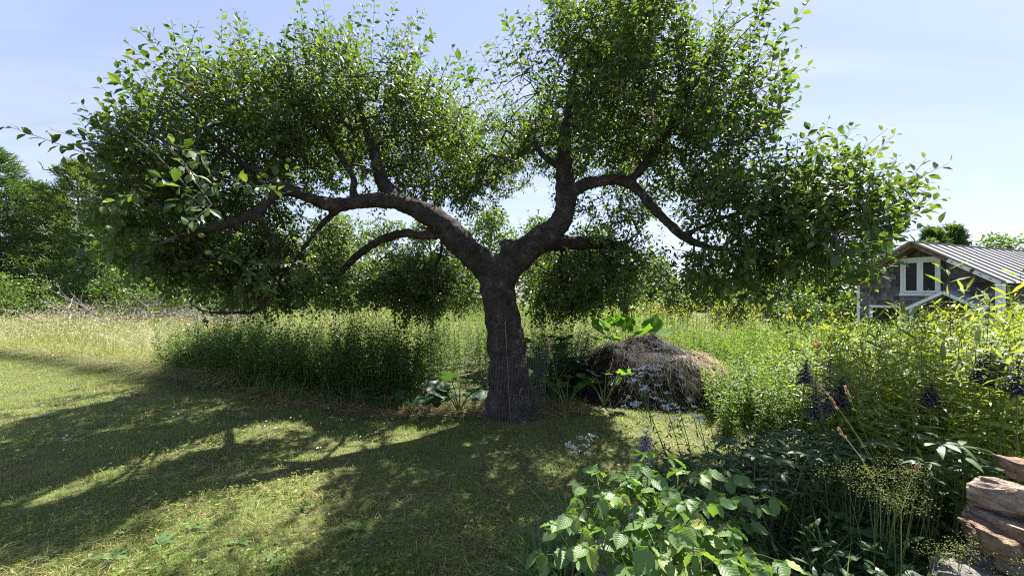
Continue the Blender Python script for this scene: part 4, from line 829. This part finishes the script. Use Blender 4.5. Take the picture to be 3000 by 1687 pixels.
# ------------------------------------------------------------------ big-leaved plants
def bigleaf(name, label, cat, px, py, d, leaves, me, group=None, stalk=M_stem):
    b = np.array([(px - CX) / F * d, d, 0.]); b[2] = float(gz(b[0], b[1])); t = thing(name, label, cat, b, group)
    for (lx, ly, ld, size, az, el) in leaves:
        pos = P(lx, ly, ld); ax = np.array([[math.cos(az) * math.cos(el), math.sin(az) * math.cos(el), math.sin(el)]])
        n = np.array([[-math.cos(az) * math.sin(el), -math.sin(az) * math.sin(el), math.cos(el)]]) + .25 * rng.normal(size=3)
        place('leaf', me, t, frames(ax, n)[0], pos - b, size)
        s = Acc(); m = (pos + b) / 2 + np.array([0, 0, .06]); s.tubes(np.stack([b, m, pos + ax[0] * .05 * size]), np.array([.009, .008, .006]), 5); s.build('stalk', stalk, t)
    return t
bl = [(1755, 1000, 7.6, .36, 3.4, .5), (1770, 975, 7.7, .36, 2.8, .9), (1800, 960, 7.8, .38, 4.4, .9), (1845, 985, 7.6, .36, 4.9, .4), (1870, 990, 7.6, .40, 5.2, .8), (1900, 985, 7.7, .45, .2, 1.2), (1915, 1000, 7.6, .4, 6.1, .7), (1830, 935, 7.9, .26, 3.3, .3),
      (1850, 945, 7.9, .24, .3, .35), (1845, 915, 7.9, .17, 3.0, .2), (1850, 905, 7.9, .15, .2, .2), (1790, 1000, 7.5, .36, 4.6, .5), (1760, 960, 7.8, .3, 3.0, 1.1), (1890, 1000, 7.5, .34, 4.9, .3), (1840, 970, 7.8, .3, 1.4, 1.3)]
bigleaf('burdock_plant', 'bright sunlit big leaved burdock standing behind compost heap', 'burdock', 1840, 1080, 7.85, bl, ME_squash)
def ring(px, py, d, n, size, lift, spread=.5):
    return [(px + spread * 90 * math.cos(k * 2.4), py - lift * U(.5, 1.2) + 18 * math.sin(k * 2.4), d + U(-.12, .12), size * U(.7, 1.15), k * 2.4 + U(-.3, .3), U(.1, .7)) for k in range(n)]
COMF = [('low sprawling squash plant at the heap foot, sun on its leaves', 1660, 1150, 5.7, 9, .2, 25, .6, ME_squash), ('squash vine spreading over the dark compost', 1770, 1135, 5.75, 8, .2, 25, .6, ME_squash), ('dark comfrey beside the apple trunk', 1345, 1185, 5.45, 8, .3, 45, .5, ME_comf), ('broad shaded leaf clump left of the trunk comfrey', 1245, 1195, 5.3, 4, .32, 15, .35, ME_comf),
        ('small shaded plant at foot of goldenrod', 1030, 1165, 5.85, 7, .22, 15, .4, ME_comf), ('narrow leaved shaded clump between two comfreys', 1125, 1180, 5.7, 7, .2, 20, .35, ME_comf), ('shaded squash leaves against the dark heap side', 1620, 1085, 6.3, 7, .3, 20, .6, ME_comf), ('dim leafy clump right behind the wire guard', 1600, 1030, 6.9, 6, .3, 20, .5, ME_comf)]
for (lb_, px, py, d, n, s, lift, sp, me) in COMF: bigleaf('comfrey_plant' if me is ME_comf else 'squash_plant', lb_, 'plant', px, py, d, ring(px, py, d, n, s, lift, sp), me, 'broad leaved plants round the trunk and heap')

# ------------------------------------------------------------------ the flower bed on the right
def bed():
    a = Acc(); n = 1800
    x = U(2.4, 10.5, n); y = U(4.4, 10., n); k = (x > 3.1 + .0 * y) | (y > 7.6); k &= ~(((x - 2.15) / 1.6) ** 2 + ((y - 6.75) / 1.35) ** 2 < 1); k &= (x < y * 1.32); k &= ~((y < 5.6) & (x < 3.2)); x, y = x[k], y[k]
    hh = U(.6, 1.0, len(x)) * np.where(x > 5, 1.08, 1)
    for q, tm in [(y < 6.2, tmpl_narrow(.1, .3)), (y >= 6.2, tmpl_diamond(.11))]: stand(a, x[q], y[q], hh[q], 46, .11, tm, (-.4, .9), .16, .0025, .05)
    n = 150; px = U(1990, 2230, n); x = U(2.35, 3.4, n); y = U(4.6, 6.0, n); k = x > 2.4 + (y - 4.6) * .25; x, y = x[k], y[k]; stand(a, x, y, U(.4, .85, len(x)), 50, .095, tmpl_narrow(.1, .3), (-.4, .9), .18, .0025, .05)
    tag(a.build('bed_herbs', [M_herb, M_stem], kind='stuff'), 'mass of bright green feathery herbs behind the flower bed', 'herbs')
    b = Acc(); n = 950
    y = U(2.3, 4.6, n); x = U(.62, 1.32, n) * y + U(0, .2, n); k = x > 1.35 + .42 * y; x, y = x[k], y[k]; n = len(x)
    h = np.interp(x / y, [.6, .8, 1.0, 1.3], [.95, 1.2, 1.38, 1.5]) * U(.72, 1.08, n)
    stand(b, x, y, h, 52, .125, T_bam, (-.35, .75), .2, .003, .12)
    tag(b.build('willow_leaf_thicket', [M_bamboo, M_stem], kind='stuff'), 'thicket of yellow green narrow willow like leaves in the bed', 'thicket')
    # low dark undergrowth
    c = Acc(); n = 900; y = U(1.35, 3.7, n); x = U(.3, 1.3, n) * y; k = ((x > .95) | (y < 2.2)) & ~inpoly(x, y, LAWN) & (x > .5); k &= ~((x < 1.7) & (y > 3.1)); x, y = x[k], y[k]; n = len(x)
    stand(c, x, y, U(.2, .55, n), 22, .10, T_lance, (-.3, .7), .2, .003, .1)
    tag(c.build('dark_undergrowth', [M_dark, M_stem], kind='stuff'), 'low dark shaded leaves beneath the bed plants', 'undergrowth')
    # tall leading stems, each a plant with its own leaves
    ST = [(2780, 790, 2.7), (2660, 930, 2.9), (2830, 850, 3.1), (2900, 880, 2.6), (2960, 860, 2.8), (2700, 1000, 2.5), (2590, 950, 3.2), (2860, 1010, 2.3), (2960, 1000, 2.2), (2760, 1060, 2.3), (2540, 1050, 2.7), (2990, 800, 3.2)]
    LBL = ['tallest willow leaved stem rising before the shed window', 'willow leaved stem below the shed window sill', 'willow leaved stem before the hood roof', 'willow leaved stem in front of the corner post', 'arching willow leaved stem beside the corner post', 'lower willow leaved stem in mid thicket', 'willow leaved stem before the low window', 'nearer willow leaved stem beside dark seed spikes', 'willow leaved stem beyond the dark seed spikes', 'short bright willow leaved stem above dark leaves', 'willow leaved stem beside the pink bloom', 'willow leaved stem tip against the metal roof']
    for (px, py, d), lab in zip(ST, LBL):
        tip = P(px, py, d); bs = np.array([tip[0] + U(-.15, .1), d + U(-.1, .1), 0.]); bs[2] = float(gz(bs[0], bs[1])); t = thing('willow_leaf_stem', lab, 'plant', bs, 'tall willow leaved stems')
        tt = np.linspace(0, 1, 6)[:, None]; pth = bs + (tip - bs) * tt + np.array([0, 0, .06]) * np.sin(np.pi * tt); s = Acc(); s.tubes(pth, np.linspace(.005, .0015, 6), 5); s.build('stem', M_stem, t)
        m = 40
        for k in range(m):
            u = .3 + .7 * k / (m - 1); pos = bs + (tip - bs) * u + np.array([0, 0, .06]) * math.sin(math.pi * u); az = k * 2.4 + U(-.3, .3); el = U(-.1, .7) + (.5 if u > .95 else 0)
            sp = .06 + .10 * (1 - u) if k % 3 else 0
            ax = np.array([[math.cos(az) * math.cos(el), math.sin(az) * math.cos(el), math.sin(el)]]); place('leaf', ME_bam, t, frames(ax, UPV[None] + .35 * rng.normal(size=(1, 3)))[0], pos - bs + ax[0] * sp * .5, U(.095, .15))
bed()
def spikes():
    G_ = 'dark seed spikes in the bed'
    SP = [(2432, 1055, 1215, 2.5, 'tallest black seed spike left of the willow thicket'), (2390, 1135, 1225, 2.45, 'black seed spike leaning beside the tallest one'), (2468, 1105, 1185, 2.55, 'short black seed spike right of the tallest one'), (2362, 1060, 1120, 2.6, 'small black seed spike above the palmate leaves'), (2905, 1005, 1130, 2.25, 'grey black seed spike deep in the willow thicket'), (2872, 1045, 1120, 2.3, 'faded seed spike left of the thicket spike'),
          (2935, 1040, 1110, 2.3, 'faded seed spike right of the thicket spike'), (2985, 1060, 1160, 2.1, 'outermost seed spike in the thicket'), (1893, 1268, 1345, 2.35, 'pale purple seed spike rising from the raspberry leaves'), (2730, 1130, 1190, 2.3, 'half hidden seed spike amid willow leaves')]
    for (px, y0, y1, d, lab) in SP:
        tp, lo = P(px, y0, d), P(px - 6, y1, d); b = np.array([lo[0], d + .03, float(gz(lo[0], d))]); t = thing('seed_spike_plant', lab, 'plant', b, G_)
        s = Acc(); s.tubes(np.stack([b, (b + lo) / 2 + U(-.03, .03, 3), lo, tp]), np.array([.0045, .004, .003, .002]), 5); s.build('stem', M_stem, t)
        n = 120; u = np.sort(U(0, 1, n)); pos = lo + (tp - lo) * u[:, None]; az = np.arange(n) * 2.4; el = .25 - .2 * (1 - u) + .5 * (u > .9) + U(-.2, .2, n)
        ax = np.stack([np.cos(az) * np.cos(el), np.sin(az) * np.cos(el), np.sin(el)], -1); a = Acc(); a.leaves(tmpl_narrow(.13, .45), pos, ax, UPV + .1 * randdir(n), .06 * (1.15 - .55 * u) * U(.8, 1.15, n))
        a.build('seed_pods', M_spike if px > 2000 else leafmat('pale_pod', [(0, (.16, .14, .16)), (1, (.30, .26, .28))], (1, 1, 1), .1), t, kind='stuff')
spikes()
def palmate():
    PP = [(2145, 1285, 2.35, 'drooping dark palmate leaf standing over the lit lawn edge'), (2120, 1335, 2.25, 'second dark palmate leaf below the drooping one'), (2290, 1290, 2.4, 'dark palmate peony bush before the feathery herbs'), (2240, 1330, 2.2, 'dark palmate foliage behind the raspberry tips'), (2370, 1340, 2.2, 'large dark palmate bush under the black spikes'), (2470, 1290, 2.3, 'shaded palmate foliage right of the black spikes'), (2560, 1330, 2.1, 'dark glossy palmate foliage below the thicket'),
          (2680, 1300, 2.0, 'glossy bluish palmate foliage inside the thicket'), (2600, 1250, 2.3, 'palmate foliage with silvery shine in the thicket'), (2790, 1340, 1.9, 'shiny palmate foliage above the stones')]
    for (px, py, d, lab) in PP:
        c = P(px, py, d); b = np.array([c[0] + .03, d + .05, float(gz(c[0], d))]); t = thing('palmate_plant', lab, 'plant', b, 'dark palmate plants in the bed')
        nl = 3 if px < 2200 else 9
        for k in range(nl):
            q = c + np.array([U(-.16, .16), U(-.12, .12), U(-.2, .06)]) * (.35 if px < 2200 else 1.15); s = Acc(); s.tubes(np.stack([b, (b + q) / 2 + U(-.04, .04, 3), q]), np.array([.004, .003, .002]), 4); lf = s.build('palmate_leaf', M_stem, t)
            a0 = U(0, 6.28)
            for j in range(7):
                az = a0 + (j - 3) * .62; el = U(-.25, .3); ax = np.array([[math.cos(az) * math.cos(el), math.sin(az) * math.cos(el), math.sin(el)]]); place('leaflet', ME_dark, lf, frames(ax, UPV[None] + .15 * rng.normal(size=(1, 3)))[0], q - b, U(.08, .125))
palmate()
def raspberries():
    CN = [(1950, 1310, 1.75, 'tallest raspberry cane with drooping upper leaves'), (1790, 1390, 1.65, 'raspberry cane left of the boulder'), (1720, 1470, 1.55, 'low outer raspberry cane nearest the grass tuft'), (1880, 1420, 1.6, 'raspberry cane directly before the boulder'), (2040, 1380, 1.65, 'pale leafy raspberry cane right of the tallest'), (2060, 1470, 1.45, 'raspberry cane with brightly lit upper leaves'), (2120, 1540, 1.4, 'dense raspberry cane over the dark undergrowth'), (1960, 1550, 1.35, 'near raspberry cane with deeply pleated leaves'),
          (2200, 1600, 1.3, 'raspberry cane arching toward the lady mantle'), (2280, 1660, 1.25, 'outermost raspberry cane beyond the arching one'), (2070, 1630, 1.22, 'low near raspberry cane under the bright ones'), (1780, 1560, 1.45, 'shaded raspberry cane below the boulder'), (2130, 1390, 1.9, 'bluish shaded raspberry cane behind the lit ones'), (2230, 1460, 1.8, 'shaded raspberry cane beside palmate leaves')]
    M_cane = surf('raspberry_cane', [(.3, (.10, .06, .045)), (.7, (.16, .14, .07))], 8, 3, .7)
    for (px, py, d, lab) in CN:
        tp = P(px, py, d); b = np.array([tp[0] + U(-.18, .12), d + U(0, .25), 0.]); b[2] = float(gz(b[0], b[1])); t = thing('raspberry_cane', lab, 'raspberry', b, 'raspberry canes')
        u = np.linspace(0, 1, 7)[:, None]; bow = np.array([U(-.08, .08), U(.02, .12), .10]); pth = b + (tp - b) * u + bow * np.sin(np.pi * u); s = Acc(); s.tubes(pth, np.linspace(.0055, .002, 7), 5); s.build('cane', M_cane, t)
        nl = 15
        for k in range(nl):
            f = .36 + .58 * k / (nl - 1); pos = b + (tp - b) * f + bow * math.sin(math.pi * f); az = k * 2.4 + U(-.4, .4); pl = U(.05, .11) * (1.15 - .6 * (f > .9)); el = U(.0, .55)
            e = pos + pl * np.array([math.cos(az) * math.cos(el), math.sin(az) * math.cos(el), math.sin(el)]); s = Acc(); s.tubes(np.stack([pos, (pos + e) / 2 + np.array([0, 0, .01]), e]), np.array([.0018, .0016, .0013]), 4); lf = s.build('leaf', M_stem, t)
            for j, (da, sz) in enumerate([(0, 1.12), (-1.25, .9), (1.25, .9)]):
                dl = U(-1.05, -.05); ax = np.array([[math.cos(az + da) * math.cos(dl), math.sin(az + da) * math.cos(dl), math.sin(dl)]]); place('leaflet', ME_rasp, lf, frames(ax, UPV[None] + .3 * rng.normal(size=(1, 3)))[0], e - b - (0 if j == 0 else 1) * .012 * np.array([math.cos(az), math.sin(az), 0]), U(.05, .088) * sz * (.72 if f > .93 else 1))
raspberries()
def fleabane():
    FB = [(1850, 1075, 2.75, 'fleabane with flat white heads against dark compost'), (1900, 1045, 2.85, 'slender fleabane between the taller two'), (1935, 1030, 2.8, 'tall fleabane with many white heads'), (1985, 1000, 2.75, 'tallest fleabane with stout leafy stem'), (2030, 1060, 2.85, 'fleabane in front of the pale straw'), (1870, 1145, 2.7, 'short fleabane with crowded white heads'), (1950, 1140, 2.75, 'low fleabane stem with small white buds'), (2010, 1170, 2.65, 'lowest fleabane beside the stout leafy stem'), (1700, 1285, 2.6, 'tiny white flowered weed at the lawn edge')]
    for (px, py, d, lab) in FB:
        tp = P(px, py, d); b = np.array([tp[0] * .72 + .62, d + .05, 0.]) if px > 1750 else np.array([tp[0] + .05, d, 0.]); b[2] = float(gz(b[0], b[1])); t = thing('fleabane_plant', lab, 'wildflower', b, 'white fleabane plants')
        v = tp - b; s = Acc(); s.tubes(b + v * np.linspace(0, 1, 5)[:, None] + np.array([.03, 0, 0]) * np.sin(np.linspace(0, np.pi, 5))[:, None], np.linspace(.0042, .0016, 5), 5); s.build('stem', M_stem, t)
        a = Acc(); n = 16; u = np.linspace(.25, .9, n); az = np.arange(n) * 2.4; ax = np.stack([np.cos(az) * .8, np.sin(az) * .8, U(.1, .8, n)], -1); a.leaves(T_lance, b + v * u[:, None], ax, UPV + .2 * randdir(n), U(.05, .09, n) * (1.2 - .6 * u), .7); a.build('stem_leaves', M_rod, t, kind='stuff')
        nb = 9
        for k in range(nb):
            f = U(.62, .97); p0 = b + v * f; e = tp + np.array([U(-.1, .1), U(-.08, .08), U(-.14, .03)]); s = Acc(); s.tubes(np.stack([p0, (p0 + e) / 2, e]), np.array([.0017, .0014, .001]), 3)
            br = s.build('branch', M_stem, t); h = Acc(); n = 15; pos = e + rng.normal(size=(n, 3)) * np.array([.015, .015, .004])
            for q in range(3): h.leaves(tmpl_diamond(.42), pos, randdir(n) * np.array([1, 1, .25]), UPV + .3 * randdir(n), U(.007, .012, n))
            h.build('flower_head', M_white, t, kind='stuff').parent = br
fleabane()
def tufts():
    TF = [(1640, 1540, 2.1, 80, .42, 'bright grass tuft between the lance leaved weeds'), (1720, 1500, 2.2, 70, .5, 'blue green tuft tight against the raspberries'), (1540, 1640, 2.15, 60, .25, 'low spreading grass tuft at the lawn corner'), (1690, 1480, 2.35, 90, .6, 'tall blue green grass tuft before the raspberries'), (1590, 1600, 2.15, 100, .42, 'dense low grass tuft at the bed corner'), (1560, 1500, 2.5, 40, .3, 'thin grass tuft on the lawn side of the bed'), (2330, 1560, 1.9, 60, .6, 'arching dark grass tuft behind the raspberries'), (2470, 1600, 1.8, 50, .6, 'arching grass tuft beside the lady mantle'), (2400, 1480, 2.2, 50, .6, 'shaded arching grass under the palmate bush'), (2640, 1620, 1.75, 40, .5, 'straggling grass tuft before the stones')]
    for (px, py, d, n, h, lab) in TF:
        x = (px - CX) / F * d; b = np.array([x, d, float(gz(x, d))]); t = thing('grass_tuft', lab, 'grass', b, 'grass tufts in the bed')
        az = U(0, 6.28, n); rr = U(0, .09, n); hh = h * U(.55, 1.15, n); p = blade_paths(x + rr * np.cos(az), d + rr * np.sin(az), hh, U(.15, .95, n), az, 7); a = Acc()
        a.ribbons(p, np.full((n, 1), .0105) * U(.6, 1.2, (n, 1)) * np.array([[.8, 1, 1, .9, .7, .45, 0]]), side_of(az, .5)); a.build('blades', M_tuft, t, kind='stuff')
    for (px, py, d, n, h, lab) in [(1690, 1620, 1.9, 12, .36, 'leafy lance leaved weed shading the boulder foot'), (1600, 1560, 2.25, 10, .28, 'slim lance leaved weed inside the dense low tuft'), (1575, 1675, 2.05, 10, .2, 'squat lance leaved weed in front of the dense low tuft'), (1640, 1560, 2.2, 12, .34, 'upright lance leaved weed beside the tall tuft'), (1720, 1570, 2.0, 12, .4, 'lance leaved weed left of the raspberries'), (1600, 1660, 2.0, 10, .25, 'small lance leaved weed at the bed corner'), (1760, 1660, 1.75, 12, .3, 'shaded lance leaved weed under the raspberries'), (1550, 1640, 2.1, 9, .18, 'bright little weed at the lawn corner'), (1640, 1680, 1.9, 10, .2, 'yellow green weed below the lance leaved weeds')]:
        x = (px - CX) / F * d; b = np.array([x, d, float(gz(x, d))]); t = thing('lance_leaf_weed', lab, 'weed', b, 'lance leaved weeds at the bed edge')
        s = Acc(); s.tubes(np.stack([b, b + np.array([.02, 0, h])]), np.array([.003, .0015]), 4); s.build('stem', M_stem, t)
        for k in range(n * 2):
            u = .15 + .85 * k / (2 * n - 1); az = k * 2.4; el = U(.1, .7); ax = np.array([[math.cos(az) * math.cos(el), math.sin(az) * math.cos(el), math.sin(el)]]); place('leaf', ME_lance, t, frames(ax, UPV[None] + .2 * rng.normal(size=(1, 3)))[0], np.array([.02 * u, 0, h * u]), U(.05, .09))
    # timothy and foxtail stalks
    M_head = leafmat('tan_seed_head', [(0, (.36, .24, .15)), (1, (.55, .42, .30))], (1, 1, .8), .25, .7, .2)
    SK = [((1602, 985), (1700, 1420), 2.5, 'single slender grass stalk crossing the wire guard'), ((2372, 1085), (2620, 1440), 2.0, 'longest leaning tan grass stalk over the seed spikes'), ((2427, 1155), (2600, 1430), 2.0, 'tan grass stalk leaning alongside the longest one'), ((2477, 1135), (2590, 1420), 2.1, 'tan grass stalk with its head before the thicket'), ((2457, 1255), (2580, 1440), 1.9, 'short tan grass stalk below the leaning pair'), ((2690, 1360), (2640, 1500), 1.7, 'short brown stalk above the lady mantle'), ((1480, 940), (1495, 1230), 5.0, 'thin dry stalk standing before the apple trunk')]
    for (tp, bs, d, lab) in SK:
        T_, B_ = P(*tp, d), P(*bs, d); v = T_ - B_; gb = np.array([B_[0] + .02, d + .02, float(gz(B_[0], d))]); t = thing('grass_stalk', lab, 'grass stalk', gb, 'seeding grass stalks')
        s = Acc(); s.tubes(np.stack([gb, B_, B_ + v * .5 + np.array([0, 0, .02]), T_]), np.array([.0022, .002, .0016, .001]), 4); s.build('stem', M_tall, t)
        n = 60; u = U(.84, 1, n); h = Acc(); h.leaves(tmpl_diamond(.25), B_ + v * u[:, None] + rng.normal(size=(n, 3)) * .0022, nrm(v) + .45 * randdir(n), randdir(n), .014); h.build('seed_head', M_head, t, kind='stuff')
tufts()
def mantle():
    for (px, py, d, rx, rz, n, lab) in [(2610, 1435, 1.75, .17, .10, 22, 'frothy yellow green lady mantle bloom beside the stones'), (2850, 1640, 1.5, .13, .06, 12, 'smaller lady mantle bloom over the lowest stones'), (2520, 1390, 1.85, .09, .05, 6, 'sparse lady mantle sprays behind the main bloom')]:
        c = P(px, py, d); b = np.array([c[0], d + .08, float(gz(c[0], d))]); t = thing('lady_mantle', lab, 'flower', b, 'lady mantle flowers')
        for k in range(n):
            e = c + np.array([U(-1, 1) * rx, U(-.12, .12), U(-1, 1) * rz]); s = Acc(); s.tubes(np.stack([b + np.array([U(-.04, .04), 0, 0]), (b + e) / 2 + U(-.04, .04, 3), e]), np.array([.002, .0016, .001]), 3); br = s.build('stalk', M_stem, t)
            f = Acc(); m = 85; q = e + rng.normal(size=(m, 3)) * np.array([.026, .024, .014]); f.leaves(tmpl_diamond(.45), q, randdir(m), randdir(m), U(.0035, .006, m)); f.build('flower_spray', M_mantle, t, kind='stuff').parent = br
        for k in range(12):
            az = k * 2.4; q = np.array([U(-.2, .2), U(-.1, .1), U(.2, .5)]); ax = np.array([[math.cos(az), math.sin(az), .2]]); place('leaf', ME_comf, t, frames(ax, UPV[None] + .2 * rng.normal(size=(1, 3)))[0], q, U(.07, .1))
mantle()
def pink():
    c = P(2395, 1010, 4.6); b = np.array([c[0], 4.65, float(gz(c[0], 4.65))]); t = thing('pink_flower', 'single pink bloom among the feathery green herbs', 'flower', b)
    s = Acc(); s.tubes(np.stack([b, (b + c) / 2, c]), np.array([.004, .003, .002]), 4); s.build('stem', M_stem, t)
    f = Acc(); f.leaves(tmpl_diamond(.5), c + rng.normal(size=(16, 3)) * .008, randdir(16) + UPV * .3, randdir(16), .045); f.build('petals', M_pink, t)
pink()
# ------------------------------------------------------------------ stones
def stone_mesh(size, seed, mat, name='stone'):
    import bmesh
    r = np.random.default_rng(seed); bm = bmesh.new()
    q = r.uniform(-1, 1, (70, 3)); q = np.sign(q) * np.abs(q) ** .62                       # pushed towards the faces of a block
    q *= (1 - .3 * r.uniform(0, 1, (70, 1))); q = q[np.abs(q).max(1) > .55]
    for v in q: bm.verts.new(v * .5 * np.array(size) * np.array([1.1, 1.1, 1.05]))
    h = bmesh.ops.convex_hull(bm, input=bm.verts[:]); bmesh.ops.delete(bm, geom=[g for g in h['geom_interior'] if isinstance(g, bmesh.types.BMVert)], context='VERTS')
    bmesh.ops.dissolve_limit(bm, angle_limit=.22, verts=bm.verts[:], edges=bm.edges[:]); bmesh.ops.triangulate(bm, faces=bm.faces[:])
    bmesh.ops.subdivide_edges(bm, edges=bm.edges[:], cuts=5, use_grid_fill=True); bmesh.ops.triangulate(bm, faces=bm.faces[:])
    bm.normal_update(); m = min(size)
    from mathutils import noise as nzm
    for v in bm.verts:
        q = v.co + Vector((seed, seed * .7, 0)); f = nzm.fractal(Vector((q.x * 14, q.y * 14, q.z * 34)), .9, 2.1, 5)
        v.co += v.normal * float(f * .013 + r.normal() * .0012)
    me = bpy.data.meshes.new(name); bm.to_mesh(me); bm.free(); me.materials.append(mat); return me
def stones():
    M_tan = surf('tan_sandstone', [(.3, (.15, .11, .085)), (.5, (.27, .21, .165)), (.7, (.42, .36, .29))], 16, 9, .92, .8, 60, (1, 1, 2.5)); M_rust = surf('rusty_sandstone', [(.3, (.10, .065, .045)), (.55, (.22, .15, .105)), (.75, (.38, .30, .22))], 18, 9, .92, .8, 60, (1, 1, 3)); M_grey = surf('grey_fieldstone', [(.3, (.08, .075, .07)), (.6, (.19, .175, .16)), (.8, (.30, .28, .25))], 7, 8, .92, .5, 30)
    b = P(2960, 1640, 1.62); z = float(gz(b[0], b[1])); t = thing('stone_wall', 'loose dry stone wall of stacked flat brown stones', 'stone wall', (b[0], b[1], z))
    D = 1.62
    for k, (px, py, dd, size, rot, m) in enumerate([(3020, 1395, 1.72, (.32, .24, .12), (.05, .22, .3), M_rust), (2975, 1470, 1.66, (.32, .30, .15), (-.12, .24, .25), M_tan), (2950, 1548, 1.66, (.32, .28, .10), (-.05, .2, .1), M_tan), (2855, 1573, 1.62, (.16, .18, .09), (.1, .25, -.3), M_rust), (2985, 1655, 1.55, (.2, .22, .13), (.1, -.1, .4), M_grey), (2890, 1640, 1.72, (.24, .2, .16), (0, .1, .2), M_grey), (3080, 1560, 1.72, (.34, .3, .12), (0, .1, .2), M_tan), (2960, 1720, 1.6, (.34, .3, .16), (0, .05, .6), M_grey), (2780, 1700, 1.6, (.24, .2, .14), (.1, .1, .9), M_grey), (2910, 1790, 1.6, (.6, .35, .17), (0, 0, .1), M_grey), (3080, 1680, 1.75, (.34, .3, .2), (0, .0, .4), M_tan), (3000, 1860, 1.6, (.7, .45, .22), (0, 0, .3), M_grey), (2880, 1960, 1.65, (.8, .45, .24), (0, 0, .2), M_grey)]):
        o = obj('stone', stone_mesh(size, 40 + k, m), t); p = P(px + 55, py + 8, dd); o.location = tuple(p - np.array(t.location)); o.rotation_euler = rot
    q = P(1840, 1490, 1.95); M_b = surf('pale_boulder', [(.3, (.16, .14, .12)), (.7, (.34, .30, .26))], 6, 7, .92, .4, 24)
    o = obj('boulder', stone_mesh((.26, .3, .6), 90, M_b, 'boulder')); o.location = (q[0], q[1] + .12, .24); o.rotation_euler = (.15, .1, .4); tag(o, 'pale upright boulder half hidden by raspberry leaves', 'rock')
stones()
